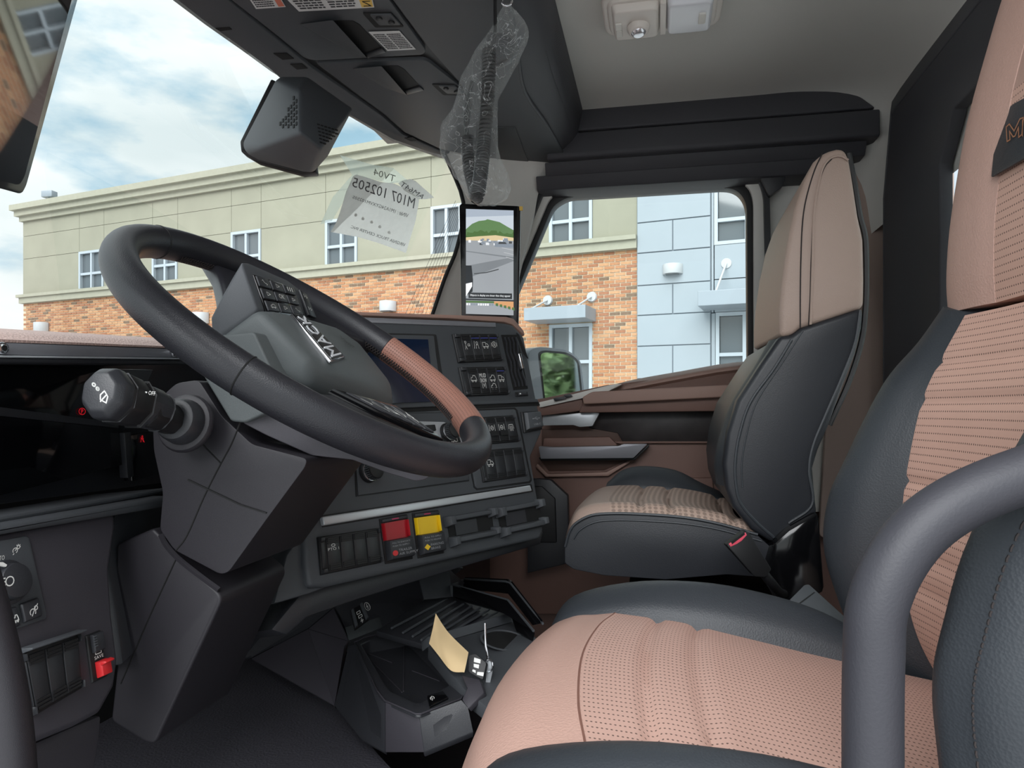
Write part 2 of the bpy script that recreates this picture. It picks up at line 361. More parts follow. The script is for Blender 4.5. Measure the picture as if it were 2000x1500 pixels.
def window(s0, s1, z0, z1, nx=2, zs=(.45,), big=False):
    f = .07; bm = bmesh.new()
    bbox(bm, s0, s0 + f, z0, z1, -.12, .03); bbox(bm, s1 - f, s1, z0, z1, -.12, .03); bbox(bm, s0 + f, s1 - f, z0, z0 + f, -.12, .03); bbox(bm, s0 + f, s1 - f, z1 - f, z1, -.12, .03)
    w = finish('window', bm, Mfr, bld, smooth=False)
    xs = [s0 + f + (s1 - s0 - 2 * f) * i / nx for i in range(nx + 1)]; zz = [z0 + f] + [z0 + (z1 - z0) * q for q in zs] + [z1 - f]
    for x in xs[1:-1]:
        bm = bmesh.new(); bbox(bm, x - f / 2, x + f / 2, z0 + f, z1 - f, -.1, .02); finish('muntin', bm, Mfr, w, smooth=False)
    for z in zz[1:-1]:
        bm = bmesh.new(); bbox(bm, s0 + f, s1 - f, z - f / 2, z + f / 2, -.1, .015); finish('muntin', bm, Mfr, w, smooth=False)
    for i in range(nx):
        for j in range(len(zz) - 1):
            bm = bmesh.new(); bbox(bm, xs[i] + .01, xs[i + 1] - .01, zz[j] + .01, zz[j + 1] - .01, -.09, -.06); finish('pane', bm, Mwg, w, smooth=False)
for w in WR: window(*w)
lw = (bs(1073, 640)[0], bs(1157, 640)[0], -1.2, bs(1115, 633)[1])
zt = (bs(1115, 707)[1] - lw[2]) / (lw[3] - lw[2]); window(*lw, zs=(zt,))
sP = bs(1389, 500)[0]; sPR = sP + 3.2
uw = (bs(1395, 420)[0], bs(1395, 420)[0] + 1.25, bs(1400, 479)[1], bs(1400, 340)[1]); window(*uw, zs=((bs(1400, 431)[1] - uw[2]) / (uw[3] - uw[2]), ))
dw = (bs(1398, 650)[0], bs(1398, 650)[0] + 1.1, -1.2, bs(1400, 611)[1]); window(*dw, zs=((bs(1400, 693)[1] - dw[2]) / (dw[3] - dw[2]),))
# brick storey
bm = bmesh.new()
def keep(s, z):
    return not (lw[0] - .02 < s + .1 < lw[1] + .12 and z < lw[3])
bbox(bm, sL, lw[0], -CZ, zBr, -.2, -.012); bbox(bm, lw[1], sR, -CZ, zBr, -.2, -.012); bbox(bm, lw[0], lw[1], lw[3], zBr, -.2, -.012)
wall = finish('brick_wall', bm, Mmort, bld, smooth=False)
ch, bl_ = .0677 * 1.12, .213 * 1.12
cand = []; bmS = bmesh.new(); row = 0; z = zBr - ch
while z > -.9:
    s = sR - (row % 2) * bl_ / 2 - bl_
    while s > sL:
        zmin = -.8
        if keep(s, z) and z > zmin: cand.append((s, z))
        s -= bl_
    row += 1; z -= ch
cs = [c for c in cand if c[0] > bs(1030, 600)[0]]
mid = sorted(cs, key=lambda c: abs(c[0] - bs(1160, 560)[0]) + 1.5 * abs(c[1] - bs(1160, 560)[1]))
front = set(mid[:300]); meshes = []
for mb in Mbr:
    b_ = bmesh.new(); prism(b_, [Vector((0, 0, 0)), BE * (bl_ - .018), BE * (bl_ - .018) + Zv * (ch - .018), Zv * (ch - .018)], BNn * .03)
    bmesh.ops.recalc_face_normals(b_, faces=b_.faces); me = bpy.data.meshes.new('brick'); b_.to_mesh(me); b_.free(); me.materials.append(mb); meshes.append(me)
for c in cand:
    k = random.choices(range(4), (5, 3, 3, 1.6))[0]; o = random.uniform(-.002, .003)
    if c in front:
        b = bpy.data.objects.new('brick', meshes[k]); COL.objects.link(b); b.parent = wall; b.location = bw(c[0], c[1], o) - bld.location
    else: bbox(bmS, c[0], c[0] + bl_ - .018, c[1], c[1] + ch - .018, -.03, o, k)
row = 0; z = zBr - ch
while z > -.9:
    for e, sgn in ((sR, -1), (lw[1], 1), (lw[0], -1)):
        if e != sR and z > lw[3]: continue
        ds_ = [c[0] for c in cand if abs(c[1] - z) < 1e-6 and (e - 2 * bl_ < c[0] < e if sgn < 0 else e - .01 < c[0] < e + 2 * bl_)]
        if not ds_: continue
        a, b = (max(ds_) + bl_, e) if sgn < 0 else (e, min(ds_) - .018)
        if b - a > .03: bbox(bmS, a, b, z, z + ch - .018, -.03, 0, row % 3)
    row += 1; z -= ch
f = finish('brick', bmS, Mbr, wall, smooth=False, kind='stuff')
# metal cladding
zs_ = [zTop - .2, bs(1250, 383)[1], bs(1250, 437)[1], bs(1250, 496)[1], bs(1250, 559)[1], bs(1250, 617)[1], bs(1250, 677)[1], bs(1250, 740)[1], -1.3, -CZ]
sm = bs(1315, 500)[0]
bm = bmesh.new(); bbox(bm, sR, sP, -CZ, zTop - .25, -.2, .035); finish('panel_backing', bm, mat('joint_grey', (112, 122, 130), .7), bld, smooth=False)
for i in range(len(zs_) - 1):
    xs = [sR, sm, sP] if i % 2 == 0 and i > 0 else [sR, sP]
    for a, b in zip(xs[:-1], xs[1:]):
        bm = bmesh.new(); bbox(bm, a + .012, b - .012, zs_[i + 1] + .012, zs_[i] - .012, -.2, .06); finish('metal_panel', bm, Mpan, bld, smooth=False, bevel=.004)
for i in range(len(zs_) - 1):
    for (wa, wb, wc, wd) in (uw, dw):
        pass
for a, b, c, d in ((sP, uw[0], dw[3] + .0, zTop), (uw[1], sPR, -1.2, zTop), (uw[0], uw[1], uw[3], zTop), (uw[0], uw[1], bs(1420, 545)[1], uw[2]), (uw[0], uw[1], dw[3], bs(1420, 545)[1]), (sP, dw[0], -1.2, dw[3])):
    bm = bmesh.new(); bbox(bm, a + .01, b - .01, c + .01, d - .01, -.2, .03); finish('metal_panel', bm, Mpan, bld, smooth=False)
for k in range(4):
    for a, b in zip([-CZ, .6, 2.2, 3.0, 5.2], [.6, 2.2, 3.0, 5.2, 6.2]):
        x = sPR + 3 * k; bm = bmesh.new(); bbox(bm, x + .01, x + 3 - .01, a + .01, b - .01, -.2, .04); finish('metal_panel', bm, Mpan, bld, smooth=False)
window(sPR + 3.6, sPR + 5.6, 3.0, 5.0)
# canopies
def canopy(s0, s1, z0, z1, plates, label):
    t = empty('canopy', bw((s0 + s1) / 2, z0), label, 'canopy', 'wall canopies over the ground floor windows'); d = .75
    bm = bmesh.new(); bbox(bm, s0, s1, z0, z1, .0, d); finish('canopy_slab', bm, Mcan, t, smooth=False, bevel=.01)
    for ps, pz in plates:
        bm = bmesh.new(); cylinder(bm, bw(ps, pz, .0), -BNn, .115, .05, 20, .1); finish('wall_plate', bm, Mlamp, t)
        tube('tie_rod', [bw(ps, pz, .04), bw(ps - .12, z1, d - .12)], .022, Mlamp, t, seg=8)
a = bs(1046, 600); b = bs(1158, 600); z0, z1 = bs(1100, 633)[1] + .02, bs(1100, 609)[1] + .02
canopy(bs(1048, 600)[0], bs(1164, 600)[0], z0, z1, [bs(1070, 587), bs(1156, 580)], 'grey canopy slab with two tie rods on the orange brick wall')
z0, z1 = bs(1400, 606)[1], bs(1400, 578)[1]
canopy(bs(1374, 600)[0], bs(1374, 600)[0] + 2.2, z0, z1, [bs(1419, 515)], 'pale canopy slab with a tie rod on the blue-grey cladding')
def wlamp(px, py, w, h, label):
    s, z = bs(px, py); t = bmesh.new(); n = 12
    pts = [(s + w / 2 * math.cos(math.pi * k / n), .02 + w * .55 * math.sin(math.pi * k / n)) for k in range(n + 1)]
    prism(t, [bw(a, z - h / 2, o) for a, o in pts], Zv * h)
    r = empty('wall_lamp', bw(s, z), label, 'wall lamp', 'half-round lamps on the facade')
    finish('lamp_housing', t, Mlamp, r, bevel=.006); bm = bmesh.new(); bbox(bm, s - w * .3, s + w * .3, z - h / 2 - .02, z - h / 2, .02, .18); finish('lamp_lens', bm, Mwg, r, smooth=False)
wlamp(1315, 527, .42, .2, 'half-round white lamp on the pale metal cladding')
wlamp(760, 599, .44, .24, 'half-round white lamp on the brick above the dashboard beside the monitor')
wlamp(396, 622, .5, .3, 'half-round white lamp on the brick seen through the steering wheel')
wlamp(86, 640, .5, .3, 'half-round white lamp on the brick at the far left above the dashboard')
p = bw(bs(78, 390)[0], bs(78, 378)[1] + .05, -.3); t = empty('roof_floodlight', p - Zv * .5, 'small grey floodlight on a post at the roof corner', 'floodlight')
bm = bmesh.new(); boxw(bm, p + Vector((-.2, -.12, -.1)), p + Vector((.2, .12, .1))); finish('lamp_head', bm, Mcan, t, bevel=.02)
tube('post', [p - Zv * .6, p - Zv * .05], .03, Mcan, t, seg=8)
# trees behind the truck, seen in the door mirror
Mleaf = mat('leaf_green', (126, 148, 104), .8, vary=.3, vscale=1.2); Mtr = mat('bark', (96, 80, 66), .9)
tb = bmesh.new(); 
def tree_mesh():
    bm = bmesh.new(); rr = random.Random(3)
    for i in range(1500):
        th = rr.uniform(0, 6.283); ph = math.acos(rr.uniform(-1, 1)); r = 3.1 * rr.uniform(.55, 1) * (1 + .15 * math.sin(5 * th))
        c = Vector((r * math.sin(ph) * math.cos(th), r * math.sin(ph) * math.sin(th), 1.25 * r * math.cos(ph)))
        q = Matrix.Rotation(rr.uniform(0, 6), 3, Vector((rr.random() - .5, rr.random() - .5, rr.random())).normalized()); s = rr.uniform(.25, .5)
        bm.faces.new([bm.verts.new(c + q @ Vector(v)) for v in ((-s, 0, 0), (0, -s * .6, .05), (s, 0, 0), (0, s * .6, .05))])
    me = bpy.data.meshes.new('crown'); bm.to_mesh(me); bm.free(); me.materials.append(Mleaf); return me
tm = tree_mesh(); bm = bmesh.new(); tube_bm(bm, [Vector((0, 0, -6)), Vector((.1, 0, -3)), Vector((0, 0, 0))], [.3, .22, .12], 8); tt = bpy.data.meshes.new('trunk'); bm.to_mesh(tt); bm.free(); tt.materials.append(Mtr)
for i, (x, y, s) in enumerate([(15.5, 8.5, .75), (20, 14, .85), (22.5, 8, .85), (26, 19, 1.0), (29, 12, 1.0)]):
    t = empty('tree', (x, y, 0), ('leafy tree nearest in the door mirror', 'leafy tree second nearest in the door mirror, left of the tall ones', 'leafy tree at the inner edge of the mirror view', 'tall leafy tree furthest left behind the truck', 'tall leafy tree furthest away behind the truck')[i], 'tree', 'trees seen in the door mirror')
    for me in (tm, tt):
        o = bpy.data.objects.new('crown' if me is tm else 'trunk', me); COL.objects.link(o); o.parent = t; o.location = (0, 0, 4.2 * s if me is tm else 4.2 * s); o.scale = (s, s, s * .9 if me is tm else s * .7)
        if me is tm: o['kind'] = 'stuff'
# ================================================================ cab shell
ZC = .88                                    # headliner height over the eye
S_ = 'structure'
def sbox(name, lo, hi, m, bevel=.004, **kw):
    bm = bmesh.new(); boxw(bm, Vector(lo) + Zv * CZ, Vector(hi) + Zv * CZ); return finish(name, bm, m, bevel=bevel, **kw)
# headliner: flat, curling down into the rear and the passenger side
rows = []
for y in (.12, .6, 1.1, 1.6, 2.0, 2.12, 2.2):
    rz = ZC if y < 2.05 else (ZC - .012 if y < 2.15 else ZC - .04)
    k = 0 if y < 2.05 else (.06 if y < 2.15 else .13)
    rows.append([Vector((x, y, CZ + rz - q)) for x, q in ((-.24, 0), (0, 0), (.25, 0), (.42 - k, 0), (.54 - k, .018), (.62 - k, .07), (.66 - k * .7, .2), (.66 - k * .5, .34))])
tag(surf('ceiling', rows, M['head'], thick=.02, ku=4, kv=3, vec=Vector((.005, 0, .02))), kind=S_)
sbox('ceiling', (-.9, .05, ZC + .02), (.72, 2.3, ZC + .06), M['plastic2'], kind=S_)
# floor of the cab
sbox('floor', (-1.3, .02, -.92), (.75, 2.3, -.86), mat('rubber_floor', (52, 51, 56), .7, bump=('n', 300, .5)), kind=S_)
# rear wall, frame of the rear window
XR = .66
xr = PX(XR)
fr = bmesh.new()
def rp(y, z, x=XR): return Vector((x, y, CZ + z))
tag(sbox('wall_rear', (XR + .005, .05, -.86), (XR + .05, 2.3, -.12), M['curtain']), kind=S_)
tag(sbox('wall_rear', (XR + .008, 1.93, -.12), (XR + .05, 2.3, .9), M['curtain']), kind=S_)
tag(sbox('wall_rear', (XR + .008, .05, .76), (XR + .05, 1.93, .9), M['curtain']), kind=S_)
wr = empty('window_1', rp(1.0, .2), 'rear cab window with a wide black bevelled surround', 'window', kind=S_)
O = [(2.17, -.5), (2.19, .86), (.3, .86), (.3, -.5)]; I1 = [(1.98, -.34), (1.98, .70), (.55, .70), (.55, -.34)]; I2 = [(1.80, -.2), (1.80, .56), (1.72, .655), (.65, .655), (.65, -.2)]
def ring3(name, A, B, m, par, thick, **kw):
    bm = bmesh.new(); n = len(A); v = Vector((thick, 0, 0))
    a = [bm.verts.new(p) for p in A]; b = [bm.verts.new(p) for p in B]; c = [bm.verts.new(p + v) for p in A]; d = [bm.verts.new(p + v) for p in B]
    for i in range(n):
        j = (i + 1) % n
        for q in ((a[i], a[j], b[j], b[i]), (c[i], d[i], d[j], c[j]), (a[i], c[i], c[j], a[j]), (b[i], b[j], d[j], d[i])): bm.faces.new(q)
    return finish(name, bm, m, par, **kw)
O5 = [(2.17, -.5), (2.18, .62), (2.12, .88), (.3, .88), (.3, -.5)]; I5 = [(2.06, -.42), (2.06, .56), (2.0, .76), (.42, .76), (.42, -.42)]
J5 = [(1.80, -.2), (1.80, .56), (1.72, .655), (.65, .655), (.65, -.2)]
ring3('surround', [rp(y, z, XR - .03) for y, z in O5], [rp(y, z, XR - .075) for y, z in I5], M['trim'], wr, .03, bevel=.004)
ring3('surround', [rp(y, z, XR - .073) for y, z in I5], [rp(y, z, XR - .03) for y, z in J5], M['trim'], wr, .03, bevel=.004)
bm = bmesh.new(); boxw(bm, rp(.6, -.25, XR + .02), rp(1.82, .7, XR + .025)); finish('glass_pane', bm, M['glass'], wr, smooth=False)
# little hook at the corner of the rear frame
hook = [on(PY(2.13), *p) for p in ((1755, 205), (1742, 200), (1733, 190), (1728, 172))]
tag(tube('coat_hook', hook, [.010, .011, .009, .006], M['black'], k=4), 'small black coat hook at the top corner of the rear window surround', 'hook')
# side wall between door and rear wall
PD_ = PY(2.2)
tag(plate('wall_right', [(1484, 296), (1700, 262), (1745, 200), (1760, 700), (1740, 1000), (1470, 1000), (1488, 680)], PY(2.24), .03, M['pillar'], kind=S_, bevel=.003), kind=S_)
tag(plate('trim_1', [(1640, 300), (1706, 268), (1748, 236), (1768, 700), (1745, 1050), (1600, 1050), (1625, 640)], PY(2.2), .02, M['curtain'], bevel=.006, r=12), kind=S_)
tag(plate('trim_2', [(1572, 318), (1600, 318), (1596, 420), (1570, 420)], PY(2.19), .02, M['plastic2'], bevel=.003, r=6), kind=S_)
# roof rail over the passenger door (extruded profile along the cab)
def extr(name, prof, x0, x1, m, parent=None, x1f=None, **kw):
    f = [Vector((x0, y, CZ + z)) for y, z in prof]; b = [Vector(((x1f(y, z) if x1f else x1), y, CZ + z)) for y, z in prof]
    bm = bmesh.new(); prism(bm, f, None, b); return finish(name, bm, m, parent, **kw)
rail = empty('roof_rail', (0.1, 2.12, CZ + .8), 'long black padded roof rail over the passenger window', 'roof trim')
extr('upper_cover', [(2.09, .882), (2.2, .882), (2.2, .812), (2.083, .812)], -.31, .575, M['trim'], rail, x1f=lambda y, z: .5 if z > .85 else .575, bevel=.006, seg=3)
extr('lower_cover', [(2.083, .808), (2.2, .808), (2.2, .735), (2.085, .735), (2.08, .745)], -.32, .585, M['trim'], rail, bevel=.005, seg=3)
extr('shadow_ledge', [(2.11, .735), (2.22, .735), (2.22, .70), (2.13, .70), (2.12, .715)], -.33, .56, M['trim'], rail, bevel=.003)
extr('door_header', [(2.13, .703), (2.24, .703), (2.24, .66), (2.15, .665)], -.36, .50, M['trim'], rail, bevel=.003)
tag(plate('trim_3', [(1470, 318), (1536, 306), (1534, 352), (1527, 366), (1503, 383), (1488, 350)], PY(2.16), .03, M['plastic2'], bevel=.004, r=5), kind=S_)
# ---- door frame and door window
door = empty('door_1', on(PY(2.3), 1250, 900), 'brown passenger door with black insert and silver handles', 'door', kind=S_)
o1 = [(920, 800), (940, 640), (1056, 362), (1085, 340), (1455, 322), (1488, 338), (1503, 375), (1512, 720), (1480, 760), (1040, 800)]
o2 = [(932, 800), (952, 640), (1064, 368), (1090, 350), (1450, 332), (1480, 346), (1492, 378), (1500, 720), (1475, 760), (1040, 800)]
o3 = [(945, 800), (966, 640), (1072, 388), (1096, 368), (1432, 350), (1462, 362), (1472, 390), (1473, 715), (1465, 760), (1050, 810)]
o4 = [(957, 800), (980, 640), (1080, 402), (1108, 385), (1424, 366), (1446, 376), (1459, 400), (1461, 710), (1455, 760), (1056, 800)]
rr_ = [5, 40, 30, 30, 40, 30, 30, 20, 5, 5]
rr_ = [3, 3, 14, 14, 18, 14, 18, 6, 3, 3]
tag(ring('door_seal', o1, o2, PY(2.185), .03, M['plastic2'], None, ro=rr_, ri=rr_, bevel=.003), 'black rubber seal around the passenger door opening', 'door seal')
ring('window_frame', o2, o3, PY(2.205), .05, M['pillar'], door, ro=rr_, ri=rr_, bevel=.004)
ring('glass_seal', o3, o4, PY(2.22), .045, M['black'], door, ro=rr_, ri=rr_, bevel=.004)
gl = plate('glass_pane', o4, PY(2.25), .004, M['glass'], door, bevel=0, r=rr_, smooth=False)
# ---- A-pillar: pale trim and windshield edge
ap = empty('trim_4', on(PY(2.1), 960, 500), kind=S_, label=None, cat=None)
rows = [[on(PY(2.02), *p) for p in ((868, 290), (905, 400), (893, 480), (868, 545), (842, 618))],
        [on(PY(2.06), *p) for p in ((930, 280), (960, 400), (950, 480), (925, 545), (900, 618))],
        [on(PY(2.11), *p) for p in ((1000, 280), (1010, 390), (1000, 470), (975, 545), (950, 618))],
        [on(PY(2.17), *p) for p in ((1125, 285), (1060, 356), (1040, 440), (1014, 545), (1004, 618))]]
surf('pillar_cover', rows, M['pillar'], ap, thick=.02, vec=Vector((-.01, .03, 0)))
rows = [on(PY(2.0), *p) for p in ((868, 300), (905, 395), (893, 482), (868, 545), (836, 640))]
tube('pillar_seal', rows, .006, M['black'], ap, k=4, seg=8)
# cable strands at the corner of the windshield
# ---- windshield
ws = []
top = [(-.80, .10), (-.845, .6), (-.86, 1.15), (-.815, 1.6), (-.72, 1.9), (-.60, 2.05)]
low = [(-1.30, .06), (-1.42, .6), (-1.45, 1.15), (-1.38, 1.6), (-1.20, 1.95), (-.98, 2.13)]
def wsh(k, o=0): return [Vector((a[0] * (1 - k) + b[0] * k + o, a[1] * (1 - k) + b[1] * k, CZ + .755 * (1 - k) + .02 * k)) for a, b in zip(top, low)]
wsw = surf('window_2', [wsh(0), wsh(.33), wsh(.67), wsh(1)], M['glass'], thick=0, kind=S_)
# ================================================================ overhead console
PB = PZ(.75)
oc = empty('overhead_console', on(PB, 800, 150), 'dark grey overhead console with two cabinet doors along the windshield', 'console')
def up(t): return Vector((0, 0, t))
base = [(280, -60), (335, 0), (400, 49), (470, 98), (528, 140), (610, 190), (687, 231), (764, 276), (858, 309), (960, 325), (1100, 328), (1097, 303), (1064, 245), (1021, 182), (1006, 100), (990, 0), (985, -60)]
plate('base', base, shift(PB, -.008), 0, M['black'], oc, vec=up(.12), bevel=.003)
plate('header_trim', [(285, -70), (340, -4), (402, 44), (472, 94), (530, 137), (545, 152), (610, 187), (689, 228), (766, 272), (858, 305), (915, 318), (915, 312), (862, 296), (786, 263), (748, 229), (690, 188), (609, 133), (530, 69), (440, -4), (385, -70)], PB, 0, M['plastic'], oc, vec=up(.05), bevel=.003)
plate('cabinet_door', rnd([(398, -70), (448, -2), (538, 68), (596, 116), (622, 119), (826, 108), (833, 100), (760, 0), (715, -70)], [0, 0, 0, 10, 10, 8, 8, 0, 0]), PB, 0, M['plastic'], oc, vec=up(.05), bevel=.003)
plate('cabinet_door', rnd([(618, 124), (832, 117), (894, 165), (915, 200), (900, 300), (858, 290), (790, 258), (752, 224), (700, 186)], [4, 12, 4, 4, 2, 2, 2, 2, 2]), PB, 0, M['plastic'], oc, vec=up(.05), bevel=.003)
plate('rear_panel', [(722, -70), (768, 0), (840, 96), (900, 163), (922, 205), (908, 302), (960, 318), (1102, 328), (1101, 303), (1068, 245), (1026, 182), (1010, 98), (994, 0), (990, -70)], PB, 0, M['plastic'], oc, vec=up(.05), bevel=0, smooth=False)
plate('access_panel', [(940, 250), (1006, 250), (1032, 316), (930, 312)], PB, 0, M['plastic2'], oc, vec=up(.01), lift=.002, bevel=.001)
bm = bmesh.new(); boxw(bm, (-.86, .12, CZ + .752), (-.27, 1.02, CZ + .87)); finish('driver_end', bm, M['plastic'], oc, bevel=.01)
# rear face with the speaker mesh
e0 = [on(PZ(.75), *p) for p in ((984, -70), (990, 0), (1006, 100), (1021, 182), (1064, 245), (1097, 303))]
rf = [(-.245 + .0, y) for y in (1.33, 1.5, 1.62, 1.72, 1.9, 2.1)]
rowsF = [[p + Vector((.001, 0, .004)) for p in e0], [Vector((-.232, p.y + .01, CZ + .80)) for p in e0], [Vector((-.215, p.y + .01, CZ + ZC - .005)) for p in e0]]
surf('rear_face', rowsF, M['trim'], oc, thick=.02, vec=Vector((-.03, 0, .0)), ku=3, kv=3)
tube('edge_moulding', [p + Vector((.004, 0, .004)) for p in e0], .005, M['plastic'], oc, k=3, seg=8)
Ef = lambda y, z: Vector((-.285 + (z - .75) / .13 * .065 + .008 + (.02 if y < 1.9 else 0.0), y, CZ + z))
def speaker(y0, y1, z0, z1, nm):
    # dimple mesh grid sitting on the rear face
    bm = bmesh.new(); ny = int((y1 - y0) / .0085); nz = int((z1 - z0) / .0085)
    for i in range(ny):
        for j in range(nz):
            y = y0 + (y1 - y0) * (i + .5 * (j % 2) + .25) / ny; z = z0 + (z1 - z0) * (j + .5) / nz
            c = facep(y, z); s = .0019
            bm.faces.new([bm.verts.new(c + tY * a * s + tZ * b * s + nF * .0006) for a, b in ((-1, 0), (0, -1), (1, 0), (0, 1))])
    return finish(nm, bm, M['black'], oc, smooth=False, kind='stuff')
A_ = Vector((e0[1].x, e0[1].y, 0)); B_ = Vector((e0[5].x, e0[5].y, 0))
def facep(y, z):                           # point on the rear face
    P = [q for q in e0]
    for a, b in zip(P[:-1], P[1:]):
        if a.y <= y <= b.y + 1e-6: k = (y - a.y) / (b.y - a.y); x = a.x + (b.x - a.x) * k; break
    else: x = P[-1].x
    k = (z - .75) / .05
    x2 = x + (-.225 - x) * k if k < 1 else -.225 + .01 * (k - 1) / 1.6
    return Vector((x2, y, CZ + z))
tY = Vector((0, 1, 0)); tZ = Vector((.4, 0, .9)).normalized(); nF = tZ.cross(tY) * -1
nF = Vector((.92, -.1, -.38)).normalized()
for y0, y1 in ((1.56, 1.84), (1.86, 2.06)): speaker(y0, y1, .785, .855, 'speaker_mesh')
# cabinet handles: scoops with a dark opening
for q, sc in (([(585, 47), (650, 39), (718, 114), (676, 98)], [(650, 40), (689, 41), (702, 48), (754, 103), (718, 115)]), ([(688, 134), (745, 129), (795, 186), (752, 172)], [(745, 129), (778, 129), (790, 136), (828, 177), (795, 186)])):
    plate('handle_opening', sc, PB, 0, M['void'], oc, vec=up(.004), lift=.001, bevel=0)
    lo = [on(shift(PB, .001), *q[0]), on(shift(PB, .016), *q[1]), on(shift(PB, .016), *q[2]), on(shift(PB, .001), *q[3])]
    hi = [on(shift(PB, -.002), *p) for p in q]
    bm = bmesh.new(); prism(bm, lo, None, hi); finish('handle_scoop', bm, M['plastic'], oc, bevel=.002)
    a, b, c, d = sc[1], sc[3], sc[3], sc[0]
    plate('handle_lip', [sc[3], sc[4], (sc[4][0] - 4, sc[4][1] - 8), (sc[3][0] - 8, sc[3][1] - 7)], shift(PB, .004), 0, M['plastic2'], oc, vec=up(.006), bevel=.001)
for q in ([(708, 26), (764, 25), (789, 53), (733, 54)], [(843, 165), (888, 166), (912, 187), (866, 186)]):
    plate('latch_bezel', q, PB, 0, M['void'], oc, vec=up(.003), lift=.002, bevel=0, r=3)
    cx = sum(p[0] for p in q) / 4; cy = sum(p[1] for p in q) / 4
    q2 = [(cx + (p[0] - cx) * .75 + 4, cy + (p[1] - cy) * .72) for p in q]
    lp = plate('latch_plate', q2, PB, 0, M['plastic'], oc, vec=up(.004), lift=.005, bevel=.001, r=3)
    for k in (.3, .7):
        px_ = (q2[0][0] * (1 - k) + q2[2][0] * k); py_ = (q2[0][1] * (1 - k) + q2[2][1] * k)
        bm = bmesh.new(); cylinder(bm, on(shift(PB, .005), px_, py_), Vector((0, 0, -1)), .0065, .003, 16, .006); cylinder(bm, on(shift(PB, .008), px_, py_), Vector((0, 0, -1)), .003, .001, 6, .003)
        finish('latch_button', bm, M['black'], oc, bevel=.0005)
for q in ([(534, 105), (560, 104), (574, 115), (552, 117)], [(567, 126), (590, 125), (601, 134), (580, 136)], [(790, 270), (806, 268), (817, 275), (802, 276)], [(421, 56), (448, 54), (453, 58), (430, 61)]):
    plate('clip_slot', q, PB, 0, M['void'], oc, vec=up(.003), lift=.0015, bevel=0)
Mlab = mat('white_label', (214, 216, 216), .5); Mor = mat('label_salmon', (205, 120, 100), .6); Myl = mat('label_yellow', (228, 190, 90), .5)
def label(q, lines, name, lab, grp, band=None, bm_=None):
    pa = Patch(shift(PB, .0015), q); t = empty(name, pa.c[0], lab, 'label', grp)
    pa.part('label_sheet', 0, 1, 0, 1, 0, .0006, Mlab, t, bevel=0)
    if band: pa.part('colour_band', *band[0], .0006, .0009, band[1], t, bevel=0)
    bm = bmesh.new(); rr = random.Random(len(lines))
    for (u0, u1, v0, v1, n, vert) in lines:
        for k in range(n):
            v = v0 + (v1 - v0) * (k + .5) / n; u = u0
            while u < u1 - .02:
                w = rr.uniform(.03, .09); w = min(w, u1 - u); h = (v1 - v0) / n * .28
                pa.poly(bm, [(u, v - h), (u + w, v - h), (u + w, v + h), (u, v + h)], .0009, .001); u += w + .012
    finish('print', bm, mat('label_print', (60, 62, 66), .6), t, smooth=False, kind='stuff')
    return pa, t
label([(720, 62), (780, 60), (812, 96), (757, 99)], [(.06, .45, .1, .92, 9, 0), (.5, .95, .1, .92, 9, 0)], 'instruction_label', 'small white instruction label beside the first cabinet handle', None)
pa, t = label([(548, -14), (722, -22), (731, 14), (584, 22)], [(.05, .4, .1, .9, 6, 0), (.45, .78, .1, .9, 6, 0)], 'warning_label', 'white warning label with a yellow end at the top of the overhead console', None, ((.84, .99, .05, .95), Myl))

bm = bmesh.new(); text_bm(bm, 'N', lambda a, b: pa.p(.97 - .1 * b, .9 - .3 * a, .0012)); finish('print', bm, M['void'], t, smooth=False)
label([(478, -16), (538, -20), (558, 13), (500, 17)], [(.06, .7, .08, .92, 7, 0)], 'caution_label', 'small white label with a salmon end beside the large warning label', None, ((.78, .98, .05, .95), Mor))
# ---------------- camera pod on the windshield header
pE, pD, pH = U(586, 259, 1.22), U(587, 178, 1.29), U(474, 281, 1.40)
PL = P3(pE, pD, pH); pA = on(PL, 540, 154); pG = on(PL, 506, 288)
pts = [pE, pD, pH, pA, pG, U(598, 154, 1.40), U(690, 212, 1.50), U(627, 291, 1.27), U(648, 289, 1.42), U(612, 337, 1.36), U(592, 335, 1.36), U(480, 298, 1.40), U(505, 312, 1.40), U(640, 305, 1.40)]
pod = empty('camera_pod', U(586, 200, 1.4), 'faceted dark grey sensor pod hanging from the windshield header', 'sensor housing')
bm = bmesh.new()
for p in pts: bm.verts.new(p)
for p in (U(545, 150, 1.52), U(600, 150, 1.5), U(478, 285, 1.47), U(590, 334, 1.45), U(645, 285, 1.5), U(687, 212, 1.55)): bm.verts.new(p)
bmesh.ops.convex_hull(bm, input=bm.verts[:]); loose = [v for v in bm.verts if not v.link_faces]; bmesh.ops.delete(bm, geom=loose, context='VERTS')
bmesh.ops.dissolve_limit(bm, angle_limit=math.radians(6), verts=bm.verts, edges=bm.edges)
finish('housing', bm, M['plastic'], pod, bevel=.007, seg=3, ang=60)
bm = bmesh.new(); q = [U(530, 152, 1.44), U(468, 276, 1.44), U(470, 296, 1.44), U(500, 314, 1.44), U(588, 338, 1.44), U(616, 336, 1.44), U(600, 200, 1.5)]
prism(bm, q, Fv * .03); finish('back_gasket', bm, M['black'], pod, bevel=.004)
bm = bmesh.new(); pv = shift(PL, .0012)
for c in range(8):
    x = 540 + c * 5.2; top = 262 - (c + 1) * 9.5 if c < 6 else 190
    y = 250 - (c % 2) * 5
    while y > max(top, 190):
        a = [on(pv, x, y), on(pv, x + 3, y - 1), on(pv, x + 3, y - 8), on(pv, x, y - 7)]; prism(bm, a, away(PL) * .003); y -= 11
finish('vent_slots', bm, M['void'], pod, smooth=False, kind='stuff')
